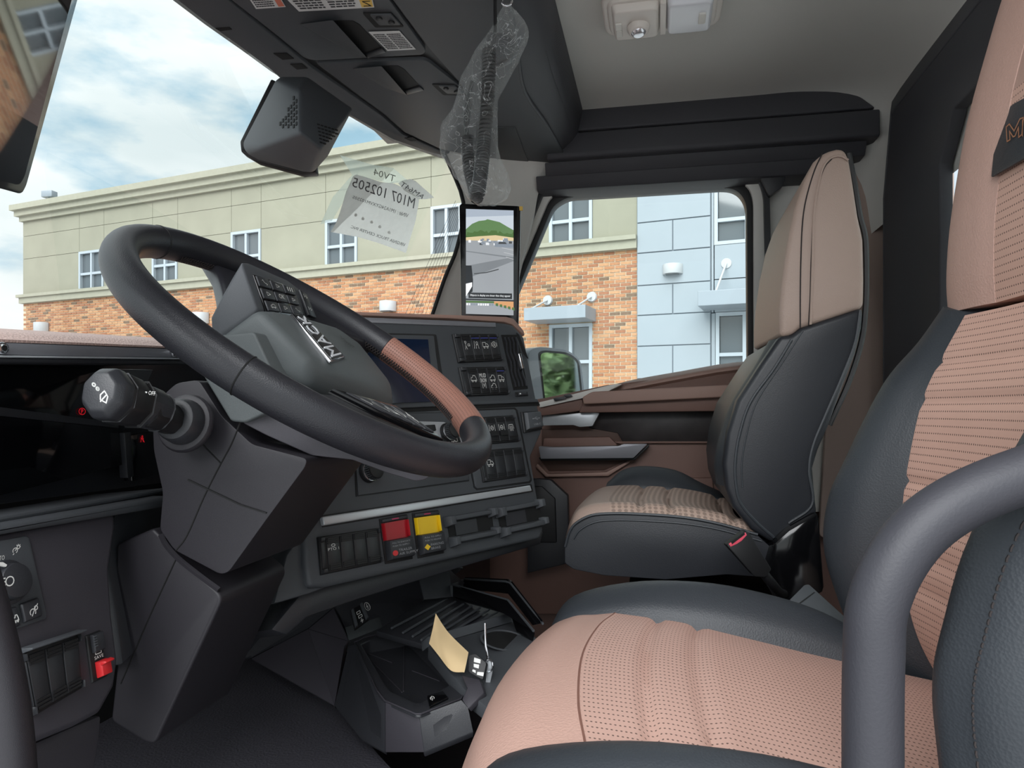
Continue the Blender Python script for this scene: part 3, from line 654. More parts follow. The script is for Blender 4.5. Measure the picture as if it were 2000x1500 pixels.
P2 = P3(pE, pD, pts[6]); pv = shift(P2, .001); bm = bmesh.new()
for c in range(7):
    for r_ in range(6):
        x = 620 + c * 7 + r_ * 1.0; y = 241 + r_ * 7 + c * 2.2
        if x > 628 + (240 + 45 - y) * .9 + 5: continue
        prism(bm, [on(pv, x, y), on(pv, x + 5, y + 1.5), on(pv, x + 5, y + 3.8), on(pv, x, y + 2.3)], away(P2) * .002)
finish('vent_slots', bm, M['void'], pod, smooth=False, kind='stuff')
# ---------------- dome lamp on the headliner
dl = empty('dome_lamp', (.01, 1.58, CZ + ZC), 'beige two-part dome lamp on the grey headliner', 'ceiling lamp')
Mbe = mat('beige_lamp_plastic', (226, 219, 212), .45)
def rb(name, x0, x1, y0, y1, z0, z1, m, par, r=.02, bevel=.004, ins=0):
    p = rnd([(x0, y0), (x1, y0), (x1, y1), (x0, y1)], r); bm = bmesh.new()
    cx, cy = (x0 + x1) / 2, (y0 + y1) / 2
    k = lambda x, y: (x - math.copysign(ins, x - cx), y - math.copysign(ins, y - cy))
    prism(bm, [Vector((*k(x, y), CZ + z0)) for x, y in p], None, [Vector((x, y, CZ + z1)) for x, y in p]); return finish(name, bm, m, par, bevel=bevel, seg=3)
rb('base', -.118, .135, 1.50, 1.665, ZC - .022, ZC + .001, Mbe, dl, .035, .006)
rb('rim', -.108, .125, 1.51, 1.655, ZC - .028, ZC - .02, Mbe, dl, .03, .002, ins=.004)
rb('spot_housing', -.098, .004, 1.52, 1.645, ZC - .045, ZC - .026, Mbe, dl, .012, .004, ins=.005)
rb('lens', .018, .115, 1.52, 1.645, ZC - .043, ZC - .026, mat('milky_lens', (228, 230, 236), .25), dl, .012, .004, ins=.005)
rb('divider', .005, .017, 1.52, 1.645, ZC - .038, ZC - .026, Mbe, dl, .002, .001)
bm = bmesh.new(); cylinder(bm, Vector((-.042, 1.585, CZ + ZC - .045)), Vector((.1, -.1, -1)), .026, .016, 24, .02); finish('spot_ring', bm, Mbe, dl, bevel=.004)
bm = bmesh.new(); cylinder(bm, Vector((-.041, 1.583, CZ + ZC - .060)), Vector((.1, -.1, -1)), .017, .006, 16, .011); finish('spot_lens', bm, mat('clear_lens', (215, 215, 220), .08, metal=.6), dl, bevel=.001)
rb('rocker_switch', -.09, -.077, 1.565, 1.59, ZC - .048, ZC - .044, M['pillar'], dl, .002, .001)
rb('rocker_switch', -.09, -.077, 1.593, 1.618, ZC - .048, ZC - .044, M['pillar'], dl, .002, .001)
rb('lamp_button', .085, .1, 1.56, 1.60, ZC - .047, ZC - .042, M['pillar'], dl, .003, .001)
# ---------------- mirror monitor on the right pillar
mt = empty('mirror_monitor', U(957, 520, 1.8), 'tall black mirror display on the right windshield pillar showing a parking lot', 'monitor')
PM = (U(957, 500, 1.8), Fv); d0 = Fv
plate('housing', [(897, 397), (1017, 402), (1013, 640), (901, 640)], PM, .028, M['gloss'], mt, r=7, bevel=.003)
tag(plate('yellow_tab', [(1014, 403), (1021, 403), (1021, 411), (1014, 411)], PM, .003, Myl, mt, bevel=0))
bm = bmesh.new(); prism(bm, [U(905, 600, 1.83), U(1010, 600, 1.83), U(1010, 655, 1.83), U(905, 655, 1.83)], Fv * .25); finish('mount', bm, M['black'], mt, bevel=.003)
sc_ = Patch(shift(PM, .0006), [(910, 408), (1003, 411), (1003, 616), (910, 614)])
cols = dict(sky=(176, 184, 192), hill=(86, 116, 74), tree=(70, 98, 52), lot=(138, 142, 146), lot2=(112, 116, 120), line=(170, 172, 174), car=(206, 210, 214), tr=(60, 62, 64), tan=(196, 178, 140), blk=(26, 27, 30), br=(190, 140, 92), sk2=(150, 160, 172), car2=(120, 128, 138), wht=(232, 234, 236))
mm = {k: emit_mat('display_' + k, v, .62) for k, v in cols.items()}; ks = list(mm)
bm = bmesh.new()
def dp(pts, k, h=0.0): bm.faces.new([bm.verts.new(sc_.p((x - 910) / 93, (y - 408) / 207, h)) for x, y in pts][::-1]).material_index = ks.index(k)
dp([(910, 408), (1003, 408), (1003, 452), (910, 452)], 'sky'); dp([(910, 408), (1003, 408), (1003, 418), (910, 424)], 'sk2', .0001)
dp([(910, 448), (922, 437), (935, 431), (948, 429), (952, 427), (962, 429), (976, 432), (990, 440), (1003, 447), (1003, 462), (910, 462)], 'hill', .0002)
rr = random.Random(5); x = 908
tp = [(910, 462)]
while x < 1003: x += rr.uniform(3, 6); tp.append((min(x, 1003), 452 + rr.uniform(-4, 3)))
dp([(910, 468)] + tp[0:] + [(1003, 468)], 'tree', .0003)
dp([(936, 461), (968, 458), (1003, 462), (1003, 470), (910, 470), (910, 464)], 'tan', .0004)
dp([(910, 470), (1003, 468), (1003, 588), (910, 588)], 'lot', .0005)
for i in range(26):
    x = rr.uniform(910, 996); y = rr.uniform(463, 477); w = rr.uniform(4, 8); h = rr.uniform(3, 5)
    dp([(x, y), (x + w, y), (x + w, y + h), (x, y + h)], rr.choice(['car', 'wht', 'car2', 'tr']), .0006 + i * 1e-6)
dp([(966, 474), (974, 470), (988, 470), (994, 474), (1003, 475), (1003, 482), (966, 481)], 'car2', .0007); dp([(975, 471), (987, 471), (990, 475), (973, 475)], 'tr', .0008)
dp([(910, 490), (1003, 500), (1003, 503), (910, 492)], 'lot2', .0006); dp([(910, 520), (1003, 500), (1003, 508), (950, 530), (910, 545)], 'lot2', .00062)
dp([(926, 534), (950, 531), (974, 524), (974, 526), (950, 533), (926, 536)], 'tr', .0008)
dp([(910, 519), (921, 519), (924, 548), (923, 570), (910, 578)], 'blk', .0008); dp([(910, 555), (922, 552), (922, 560), (910, 580)], 'wht', .0009)
for k in range(3): dp([(980 + k * 4, 482 + k * 9), (1003, 486 + k * 9), (1003, 487 + k * 9), (980 + k * 4, 483 + k * 9)], 'line', .0008)
dp([(915, 572), (1000, 572), (1000, 583), (915, 583)], 'blk', .0009); dp([(910, 584), (1003, 585), (1003, 588), (910, 587)], 'blk', .001)
dp([(910, 588), (1003, 588), (1003, 594), (910, 594)], 'tree', .0006); dp([(965, 588), (1003, 588), (1003, 604), (985, 598), (965, 594)], 'br', .0008); dp([(910, 592), (965, 592), (1003, 604), (1003, 615), (910, 614)], 'lot', .0007)
for i in range(5): dp([(968 + i * 8, 592 + i * 1.8), (973 + i * 8, 592 + i * 2), (973 + i * 8, 598 + i * 2), (968 + i * 8, 597 + i * 1.8)], 'tree', .0009)
for i in range(12): x = 911 + i * 4.5; dp([(x, 593), (x + 3, 593), (x + 3, 597), (x, 597)], rr.choice(['wht', 'car2', 'car']), .0009)
text_bm(bm, 'Objects in display are closer than they appear', lambda a, b: sc_.p((918 + 79 * a - 910) / 93, (575 + 5 * b - 408) / 207, .0011), ks.index('wht'))
finish('screen', bm, list(mm.values()), mt, smooth=False)
# ---------------- coiled cord in a clear plastic bag
cd = empty('coiled_cord', U(955, 60, 1.3), 'black coiled microphone cord hanging inside the clear plastic bag', 'cord')
def coil(pp, turns, R_, r_):
    P = [U(x, y, d) for x, y, d in pp]; n = turns * 10; out = []
    for i in range(n + 1):
        t = i / n * (len(P) - 1); c = cr(P, t); tg = (cr(P, min(t + .02, len(P) - 1.0001)) - cr(P, max(t - .02, 0))).normalized()
        u = (Rv - tg * Rv.dot(tg)).normalized(); v = tg.cross(u); a = 2 * math.pi * turns * i / n
        out.append(c + (u * math.cos(a) + v * math.sin(a)) * R_)
    return out
tube('coil', coil([(955, 98, 1.3), (954, 150, 1.3), (951, 210, 1.3), (946, 270, 1.3), (942, 310, 1.29), (938, 345, 1.29), (933, 378, 1.29)], 44, .0105, .0031), .0033, M['black'], cd, seg=6)
tube('coil', coil([(913, 268, 1.34), (914, 300, 1.34), (918, 335, 1.33), (926, 365, 1.32), (931, 388, 1.3)], 22, .0098, .003), .0032, M['black'], cd, seg=6)
tube('lead', [U(968, -40, 1.29), U(967, 0, 1.29), U(967, 60, 1.29), U(962, 92, 1.3), U(953, 104, 1.3)], .0032, M['black'], cd, k=6, seg=8)
tube('lead', [U(913, 266, 1.34), U(909, 230, 1.35), U(914, 195, 1.35), U(922, 160, 1.36)], .004, M['black'], cd, k=6, seg=8)
mcp = [U(950, 60, 1.38), U(985, 62, 1.36), U(1008, 80, 1.36), U(1000, 110, 1.36), U(965, 128, 1.38), U(948, 100, 1.38)]
bm = bmesh.new(); prism(bm, mcp, Fv * .03); finish('microphone', bm, M['plastic2'], cd, bevel=.006)
hk = empty('ceiling_hook', U(990, 5, 1.3), 'chrome hook that carries the plastic bag at the top edge', 'hook')
tube('ring', [U(990 + 10 * math.cos(a), 2 + 10 * math.sin(a), 1.3) for a in [k * .5236 for k in range(12)]], .0022, M['chrome'], hk, seg=8, closed=True)
tube('shank', [U(990, -30, 1.3), U(990, -6, 1.3)], .006, M['chrome'], hk, seg=10)
mp_ = bpy.data.materials.new('clear_film'); mp_.use_nodes = True; t = mp_.node_tree; t.nodes.clear()
o_ = N(t, 'ShaderNodeOutputMaterial'); tr = N(t, 'ShaderNodeBsdfTransparent'); tr.inputs[0].default_value = (.97, .98, .98, 1); g = N(t, 'ShaderNodeBsdfPrincipled'); g.inputs['Base Color'].default_value = (.8, .82, .82, 1); g.inputs['Roughness'].default_value = .12
tcn = N(t, 'ShaderNodeTexCoord'); nn = N(t, 'ShaderNodeTexNoise'); nn.inputs['Scale'].default_value = 22; nn.inputs['Detail'].default_value = 3; nn.inputs['Distortion'].default_value = 1.5; L(t, tcn.outputs['Object'], nn.inputs['Vector'])
sb = N(t, 'ShaderNodeMath', operation='SUBTRACT', i_1=.5); L(t, nn.outputs[0], sb.inputs[0]); ab = N(t, 'ShaderNodeMath', operation='ABSOLUTE'); L(t, sb.outputs[0], ab.inputs[0])
mr = N(t, 'ShaderNodeMapRange'); mr.inputs['From Min'].default_value = 0; mr.inputs['From Max'].default_value = .012; mr.inputs['To Min'].default_value = .5; mr.inputs['To Max'].default_value = .0; L(t, ab.outputs[0], mr.inputs[0])
lw_ = N(t, 'ShaderNodeLayerWeight'); lw_.inputs[0].default_value = .35
ad = N(t, 'ShaderNodeMath', operation='MAXIMUM'); L(t, mr.outputs[0], ad.inputs[0]); m2 = N(t, 'ShaderNodeMath', operation='MULTIPLY', i_1=.28); L(t, lw_.outputs['Facing'], m2.inputs[0]); a2 = N(t, 'ShaderNodeMath', operation='ADD', i_1=.03); L(t, m2.outputs[0], a2.inputs[0]); L(t, a2.outputs[0], ad.inputs[1])
bpn = N(t, 'ShaderNodeBump'); bpn.inputs['Strength'].default_value = .7; bpn.inputs['Distance'].default_value = .01; L(t, nn.outputs[0], bpn.inputs['Height']); L(t, bpn.outputs[0], g.inputs['Normal'])
ms = N(t, 'ShaderNodeMixShader'); L(t, ad.outputs[0], ms.inputs[0]); L(t, tr.outputs[0], ms.inputs[1]); L(t, g.outputs[0], ms.inputs[2]); L(t, ms.outputs[0], o_.inputs[0])
prof = [(8, 985, 994), (22, 978, 1008), (60, 955, 1033), (110, 922, 1018), (160, 897, 992), (200, 888, 972), (250, 861, 972), (300, 861, 974), (330, 880, 988), (360, 898, 998), (385, 912, 992), (402, 934, 968)]
bm = bmesh.new(); rings = []; rr = random.Random(11); NS = 28
pr = []
for i in range((len(prof) - 1) * 4 + 1):
    a = cr([Vector(p) for p in prof], i / 4); pr.append(a)
from mathutils import noise as mn
for i, (y, l, r_) in enumerate(pr):
    cx = (l + r_) / 2; hw = (r_ - l) / 2; ring_ = []
    for k in range(NS):
        a = 2 * math.pi * k / NS; nz = mn.noise(Vector((math.cos(a) * 2.2, math.sin(a) * 2.2, i * .32)))
        f = 1 + .18 * abs(nz) * (1 if k % 2 else -.4) * (abs(math.sin(a))) + .05 * nz
        ring_.append(bm.verts.new(U(cx + hw * math.cos(a) * (1 + .10 * mn.noise(Vector((k * .9, i * .5, 3)))), y + 3 * nz, 1.3 + .035 * math.sin(a) * f * min(1, hw / 40) + .010 * nz)))
    rings.append(ring_)
for a, b in zip(rings[:-1], rings[1:]):
    for k in range(NS): bm.faces.new((a[k], a[(k + 1) % NS], b[(k + 1) % NS], b[k]))
bm.faces.new(rings[-1])
tag(finish('plastic_bag', bm, mp_, None, ang=40), 'crumpled clear plastic bag hanging around the coiled cord', 'bag')
# ================================================================ dashboard: driver side
LEAN = math.radians(13)
PLd = (Vector((-.56, .5, CZ - .1)), Vector((math.cos(LEAN), 0, math.sin(LEAN))))
dash = empty('dashboard', (-.7, .9, CZ), 'dark grey truck dashboard with brown padded top and silver trim', 'dashboard')
rows = [[Vector((-.555, y, CZ + .052)) for y in (.12, .4, .7, .95, 1.05)]]
rows[0] = [on(PX(-.556), *p) for p in ((-560, 640), (-60, 660), (200, 671), (345, 677), (470, 683))]
def back_(dx, dz): return [p + Vector((-dx, 0, dz)) for p in rows[0]]
surf('dash_pad', [rows[0], back_(.04, .010), back_(.18, .020), back_(.45, .012), back_(.85, -.05)], M['brtop'], dash, thick=.003, vec=Vector((0, 0, -.003)), ku=3, kv=4)
surf('dash_pad', [[Vector((x, y, CZ + z)) for y in (.95, 1.4, 1.8, 2.12)] for x, z in ((-.50, .10), (-.62, .115), (-.85, .09), (-1.15, .03), (-1.4, -.02))], M['brtop'], dash, thick=.02, vec=Vector((0, 0, -.02)), ku=3, kv=4)
plate('trim_strip', [(-300, 655), (-60, 661), (0, 663.5), (345, 677), (352, 699), (0, 694), (-300, 690)], PX(-.556), .02, M['silver2'], dash, bevel=.002)
plate('trim_edge', [(-300, 690), (0, 694), (352, 699), (352, 702), (0, 698), (-300, 695)], PX(-.553), .012, M['silver'], dash, bevel=.0005)
for p in ((1, 680), (338, 688)):
    bm = bmesh.new(); c = on(PX(-.556), *p); cylinder(bm, c, Vector((1, 0, 0)), .0058, .004, 20, .005); b = finish('trim_bolt', bm, M['chrome'], dash, bevel=.001)
    bm = bmesh.new(); cylinder(bm, c + Vector((.0041, 0, 0)), Vector((1, 0, 0)), .0028, .0004, 6); finish('bolt_socket', bm, M['void'], b, smooth=False)
# instrument hood and cluster
cl = empty('instrument_cluster', on(PX(-.66), 150, 850), 'wide dark digital instrument screen under the dash hood', 'screen')
def pX(x, pts): return [on(PX(x), *p) for p in pts]
bm = bmesh.new(); prism(bm, pX(-.56, [(-300, 694), (0, 698), (360, 702), (372, 712), (0, 708), (-300, 706)]), Vector((-.14, 0, -.0))); finish('hood', bm, M['plastic2'], dash, bevel=.002)
plate('bezel', [(-300, 700), (420, 706), (420, 930), (0, 985), (-300, 1030)], PX(-.675), .02, M['plastic2'], cl, bevel=.002)
plate('screen_glass', [(-300, 712), (0, 716), (300, 722), (240, 845), (252, 905), (0, 968), (-300, 1000)], PX(-.655), .015, M['screen'], cl, bevel=.001)
plate('display_frame', [(0, 795), (232, 826), (232, 836), (0, 812)], PX(-.652), .002, M['plastic2'], cl, bevel=0)
plate('side_display', [(252, 850), (318, 842), (318, 925), (258, 940)], PX(-.652), .012, M['screen'], cl, bevel=.001)
plate('side_divider', [(243, 845), (256, 843), (262, 930), (250, 934)], PX(-.648), .012, M['plastic2'], cl, bevel=.001)
Mred = emit_mat('red_telltale', (170, 20, 30), .5)
pa = Patch(PX(-.6535), [(153, 796), (168, 796), (168, 811), (153, 811)]); bm = bmesh.new()
strokes(bm, pa, [circ(.5, .5, .42, 14), [(.4, .75), (.4, .28), (.55, .28), (.62, .38), (.55, .5), (.4, .5)]], 0, 1, 0, 1, 0, .0004); finish('brake_telltale', bm, Mred, cl, smooth=False)
pa = Patch(PX(-.6505), [(273, 851), (283, 850), (283, 864), (273, 865)]); bm = bmesh.new()
strokes(bm, pa, [circ(.5, .15, .12, 8), [(.3, .4), (.7, .4), (.65, .8), (.9, .95)], [(.3, .4), (.2, .9)], [(.2, .3), (.8, .8)]], 0, 1, 0, 1, 0, .0004); finish('belt_telltale', bm, Mred, cl, smooth=False)
# ledge below the cluster, then the leaning lower panel
bm = bmesh.new(); f = pX(-.565, [(-300, 1062), (0, 1008), (330, 952), (330, 962), (0, 1022), (-300, 1082)]); b_ = [p + Vector((-.10, 0, -.01)) for p in f]; prism(bm, f, None, b_)
finish('ledge', bm, M['plastic'], dash, bevel=.003)
plate('sill_roll', [(-300, 1078), (0, 1026), (330, 968), (330, 990), (0, 1046), (-300, 1105)], PX(-.55), .08, M['plastic'], dash, bevel=.006, seg=3)
low = plate('lower_panel', [(-300, 1100), (0, 1042), (226, 1000), (228, 1030), (216, 1110), (222, 1200), (233, 1290), (226, 1340), (198, 1392), (150, 1418), (0, 1480), (-300, 1600)], PLd, .05, M['plum'], dash, bevel=.006, seg=3)
plate('side_recess', [(226, 1004), (330, 985), (335, 1200), (240, 1300), (234, 1250), (214, 1110)], shift(PLd, -.035), .03, M['plastic2'], dash, bevel=.004)
plate('kick_panel', [(-300, 1600), (0, 1480), (150, 1415), (200, 1395), (196, 1440), (180, 1540), (-300, 1700)], shift(PLd, -.03), .05, M['plum'], dash, bevel=.004)
# black bulkhead box in the dash, added to block outside light
sbox('firewall_light_block', (-1.36, .04, -.86), (-.87, 2.25, -.03), M['void'], bevel=0, label='black bulkhead box under the dashboard, added to block outside light')
bpy.data.objects['firewall_light_block']['kind'] = S_; bpy.data.objects['firewall_light_block'].name = 'wall_front'
# ---------------- light switch panel at the far left
lsp = empty('light_switch_panel', on(PLd, 40, 1140), 'light switch panel with round knob at the far left of the dash', 'switch panel')
plate('face_plate', [(-60, 1066), (50, 1047), (58, 1050), (92, 1200), (90, 1208), (-60, 1262)], PLd, .006, M['plastic'], lsp, lift=.0025, bevel=.001)
c = on(shift(PLd, .003), 13, 1138); bm = bmesh.new(); cylinder(bm, c, PLd[1], .019, .004, 32); cylinder(bm, c, PLd[1], .0165, .012, 32, .0145); finish('rotary_knob', bm, M['plastic2'], lsp, bevel=.001)
pa = Patch(shift(PLd, .0152), [(-2, 1124), (30, 1118), (30, 1148), (-2, 1154)]); bm = bmesh.new()
strokes(bm, pa, [circ(.66, .5, .25, 12, ry=.3), [(.0, .3), (.38, .25)], [(.0, .5), (.38, .48)], [(.0, .7), (.38, .7)], [(.12, .15), (.16, .85)]], 0, 1, 0, 1, 0, .0005); finish('print', bm, M['white'], lsp, smooth=False)
bm = bmesh.new(); p_ = Patch(shift(PLd, .0028), [(0, 1082), (30, 1076), (92, 1200), (60, 1215)])
pa = Patch(shift(PLd, .0028), [(-12, 1088), (9, 1084), (9, 1093), (-12, 1097)]); ptext(bm, pa, 'AUTO', 0, 1, 0, 1, 0)
pa = Patch(shift(PLd, .0028), [(24, 1066), (40, 1062), (40, 1080), (24, 1084)]); strokes(bm, pa, [circ(.35, .6, .28, 10, 150, 420), [(.2, .9), (.1, 1)], [(.35, .6), (.5, .45)], circ(.75, .3, .18, 8), [(.75, 0), (.75, .1)], [(1, .3), (.95, .3)], [(.95, .08), (.9, .15)], [(.55, .05), (.6, .12)]], 0, 1, 0, 1, 0, .0004)
finish('print', bm, M['white'], lsp, smooth=False)
plate('thumb_wheel', [(34, 1102), (46, 1099), (52, 1142), (40, 1146)], PLd, .012, M['black'], lsp, lift=.006, bevel=.002)
plate('wheel_mark', [(44, 1118), (50, 1117), (50.5, 1120), (44.5, 1121)], PLd, .001, M['white'], lsp, lift=.0068, bevel=0)
plate('knob_pointer', [(-6, 1098), (6, 1098), (14, 1103), (12, 1107), (-6, 1103)], PLd, .002, M['white'], lsp, lift=.014, bevel=0)
icons = dict(
    lamp=[circ(.35, .6, .3, 10, 150, 400), [(.2, .9), (.8, .1)], circ(.75, .3, .18, 8), [(.9, .1), (1, 0)]],
    car=[[(.1, .6), (.15, .4), (.35, .4), (.45, .2), (.75, .2), (.9, .45), (.95, .7), (.1, .7), (.1, .6)], circ(.3, .75, .1, 6), circ(.75, .75, .1, 6)],
    truck=[[(.05, .7), (.05, .25), (.55, .25), (.55, .7)], [(.55, .4), (.8, .4), (.95, .6), (.95, .7), (.05, .7)], circ(.25, .8, .1, 6), circ(.75, .8, .1, 6)],
    man=[circ(.3, .2, .12, 8), [(.3, .35), (.3, .6), (.15, .95)], [(.3, .6), (.45, .95)], [(.6, .4), (.9, .4), (.9, .6), (.6, .6), (.6, .4)]],
    lane=[[(.1, .9), (.25, .1)], [(.4, .9), (.45, .5), (.75, .5), (.8, .9)], circ(.6, .3, .14, 8)],
    auto=[circ(.5, .5, .32, 12), [(.38, .68), (.5, .3), (.62, .68)], [(.42, .56), (.58, .56)], [(.05, .3), (.05, .7)], [(.95, .3), (.95, .7)]],
    mud='MUD\nSNOW', seat=[[(.2, .1), (.25, .7), (.7, .75), (.75, .1)], [(.4, .2), (.5, .5), (.6, .2)], [(.1, .9), (.9, .9)]],
    lock=[[(.1, .2), (.1, .9), (.3, .9)], [(.9, .2), (.9, .9), (.7, .9)], circ(.5, .5, .2, 8), [(.3, .5), (.7, .5)]],
    heat=[[(.1, .7), (.2, .3), (.8, .3), (.9, .7)], [(.3, .9), (.35, .45)], [(.5, .9), (.5, .45)], [(.7, .9), (.65, .45)]],
    usb=[[(.05, .5), (.9, .5)], circ(.1, .5, .08, 8), [(.25, .5), (.45, .2), (.6, .2)], [(.4, .5), (.55, .8), (.7, .8)], [(.85, .4), (.95, .5), (.85, .6)]],
    batt=[[(.1, .3), (.9, .3), (.9, .9), (.1, .9), (.1, .3)], [(.2, .3), (.2, .15), (.35, .15), (.35, .3)], [(.65, .3), (.65, .15), (.8, .15), (.8, .3)], [(.2, .5), (.35, .5)], [(.65, .5), (.8, .5)]],
    bolt=[[(.6, .05), (.3, .55), (.6, .5), (.4, .95)]], wipe=[[(.1, .9), (.2, .4), (.8, .4), (.9, .9), (.1, .9)], [(.5, .8), (.3, .3)], [(.1, .15), (.3, .3)]],
    play=[[(.2, .2), (.8, .5), (.2, .8), (.2, .2)]], phone=[[(.15, .3), (.3, .15), (.4, .35), (.35, .45), (.6, .7), (.75, .65), (.9, .8), (.7, .9)]])
def icon(bm, pa, k, u0, u1, v0, v1, h, w=.0004, mi=0):
    if k == 'pto': strokes(bm, pa, [circ((u0 + u1) / 2, v0 + .03, .028, 12, ry=.035)], 0, 1, 0, 1, h, w); ptext(bm, pa, 'PTO 1', u0 - .012, u1 + .012, v0 + .09, v0 + .165, h); return
    if isinstance(icons.get(k, k), str):
        ls = icons.get(k, k).split('\n')
        for i, l in enumerate(ls): ptext(bm, pa, l, u0, u1, v0 + (v1 - v0) * i / len(ls), v0 + (v1 - v0) * (i + .82) / len(ls), h, mi)
    else: strokes(bm, pa, icons[k], u0, u1, v0, v1, h, w, mi)
def rocker(pa, u0, u1, par, ic=None, ic2=None, led=False, v0=.06, v1=.94, lever=False, h=.004):
    """one rocker switch: body, ridged ends, printed symbol"""
    r = pa.part('rocker_switch', u0, u1, v0, v1, 0, h, M['switch'], par, ins=.0006, bevel=.0005)
    bm = bmesh.new(); e = (u1 - u0) * .08
    for k in range(3):
        pa.box(bm, u0 + e, u1 - e, v0 + .02 + k * .055, v0 + .06 + k * .055, h, h + .0012)
        pa.box(bm, u0 + e, u1 - e, v1 - .06 - k * .055, v1 - .02 - k * .055, h, h + .0012)
    if lever: pa.box(bm, u0 + e, u1 - e, .56, .74, h, h + .004)
    finish('grip_ridges', bm, M['black'], r, smooth=False, kind='stuff')
    if ic or ic2:
        bm = bmesh.new(); c = (u0 + u1) / 2; w = (u1 - u0) * .36; W_, H_ = pa.size(); hh = w * W_ / H_
        if ic: icon(bm, pa, ic, c - w, c + w, .25, .25 + 2 * hh, h + .0002)
        if ic2: icon(bm, pa, ic2, c - w, c + w, .54, .54 + 2 * hh, h + .0002)
        finish('symbol', bm, M['white'], r, smooth=False)
    if led: pa.part('indicator', u0 + e, u1 - e, v0 + .115, v0 + .135, h, h + .0014, Mblue, r, bevel=0)
    return r
Mblue = mat('blue_indicator', (70, 78, 170), .3)
def bank(pl, q, spec, label, grp=None, cap=.10, lift=0):
    pa = Patch(shift(pl, lift), q); t = empty('switch_bank', pa.p(.5, .5), label, 'switches', grp)
    pa.part('bezel', 0, 1, 0, 1, -.002, .0025, M['black'], t, ins=.001, bevel=.0008)
    for a, b in ((.005, .06), (.94, .995)): pass
    bm = bmesh.new(); pa.box(bm, .01, cap - .01, .02, .16, 0, .0065, .001); pa.box(bm, .01, cap - .01, .84, .98, 0, .0065, .001); pa.box(bm, .02, cap - .02, .16, .84, 0, .004)
    pa.box(bm, .965, .995, .02, .16, 0, .0065, .0005); pa.box(bm, .965, .995, .84, .98, 0, .0065, .0005); finish('end_cap', bm, M['switch'], t, bevel=.0006, kind='stuff')
    n = len(spec); w = (.96 - cap) / n
    for i, s in enumerate(spec):
        s = s or {}; rocker(pa, cap + i * w + .006, cap + (i + 1) * w - .006, t, **s)
    return pa, t
# lower-left bank and the battery SAVE switch
pa, t = bank(PLd, [(38, 1275), (150, 1237), (158, 1345), (62, 1402)], [None, None, None], 'three blank rocker switches at the lower left of the dash', cap=.03, lift=.002)
pa.part('top_hood', -.02, 1.02, -.07, .03, 0, .013, M['plastic'], t, ins=.002, bevel=.0015)
pa = Patch(shift(PLd, .001), [(166, 1241), (197, 1229), (211, 1321), (179, 1336)]); sv = empty('battery_save_switch', pa.p(.5, .5), 'narrow black battery switch with a bright red guard beside the steering column', 'switch')
pa.part('bezel', 0, 1, 0, 1, -.002, .001, M['black'], sv, ins=.001)
pa.part('upper_cap', .2, .95, .03, .42, .001, .005, M['plastic2'], sv, ins=.001)
bm = bmesh.new()
for k in range(5): pa.box(bm, .2, .36, .06 + k * .05, .09 + k * .05, .005, .0065)
finish('ridges', bm, M['plastic'], sv, smooth=False, kind='stuff')
pa.part('red_guard', .28, .97, .60, .94, .001, .008, M['red'], sv, ins=.0012); pa.part('red_grip', .28, .97, .60, .70, .007, .0125, M['red'], sv, ins=.0015)
bm = bmesh.new(); icon(bm, pa, 'batt', .35, .8, .35, .47, .0013); ptext(bm, pa, 'SAVE', .3, .86, .49, .56, .0013); finish('print', bm, M['white'], sv, smooth=False)
for q, k in (([(10, 1190), (30, 1184), (38, 1222), (16, 1231)], 'car'), ([(36, 1180), (72, 1166), (80, 1204), (44, 1218)], 'lamp')):
    pa = Patch(shift(PLd, .003), q); b = pa.part('push_button', 0, 1, 0, 1, 0, .003, M['plastic2'], lsp, ins=.001)
    bm = bmesh.new(); icon(bm, pa, k, .3, .8, .3, .85, .0033, .0004); finish('symbol', bm, M['white'], b, smooth=False)
# ================================================================ centre stack, angled to the driver
A = U(630, 1015, 1.0); B = U(1040, 955, 1.387); u_ = (B - A).normalized(); u_.z = 0; u_.normalize()
nh = Vector((u_.y, -u_.x, 0)); LE = math.radians(15); upv = Zv * math.cos(LE) - nh * math.sin(LE)
SN = (nh * math.cos(LE) + Zv * math.sin(LE)).normalized(); ST = (A, SN)
stk = empty('centre_stack', on(ST, 850, 900), 'angled dark grey centre stack full of switches facing the driver', 'dashboard panel')
out = [(540, 618), (700, 618), (880, 624), (985, 630), (1002, 634), (1024, 658), (1059, 835), (1058, 846), (1037, 893), (1062, 1036), (1055, 1052), (640, 1146), (604, 1146), (596, 1100), (596, 1040), (560, 900)]
plate('stack_body', out, ST, .16, M['plastic'], stk, bevel=.006, seg=3)
plate('brown_cap', [(540, 603), (700, 608), (880, 614), (990, 618), (1004, 622), (1024, 646), (1026, 656), (1002, 634), (985, 629), (880, 622), (700, 616), (540, 611)], ST, .22, M['brown2'], stk, lift=-.006, bevel=.003)
plate('silver_trim', [(640, 616), (700, 619), (968, 630), (969, 639), (718, 630), (640, 626)], ST, .006, M['silver2'], stk, lift=.002, bevel=.001)
plate('shelf_gap', [(700, 803), (775, 797), (1052, 785), (1055, 792), (775, 806), (700, 814)], ST, .004, M['void'], stk, lift=.0005, bevel=0)
plate('shelf_edge', [(700, 795), (775, 790), (1050, 779), (1052, 785), (775, 797), (700, 803)], ST, .01, M['plastic'], stk, lift=.004, bevel=.001)
plate('flank', [(535, 1180), (560, 1085), (598, 1030), (604, 1146), (640, 1146), (604, 1160)], shift(ST, -.01), .05, M['plastic'], stk, bevel=.004)
plate('lower_lip', [(604, 1140), (642, 1140), (1056, 1046), (1062, 1036), (1056, 1062), (900, 1108), (700, 1170), (600, 1205), (560, 1240), (530, 1230)], shift(ST, -.03), .10, M['plastic2'], stk, bevel=.006)
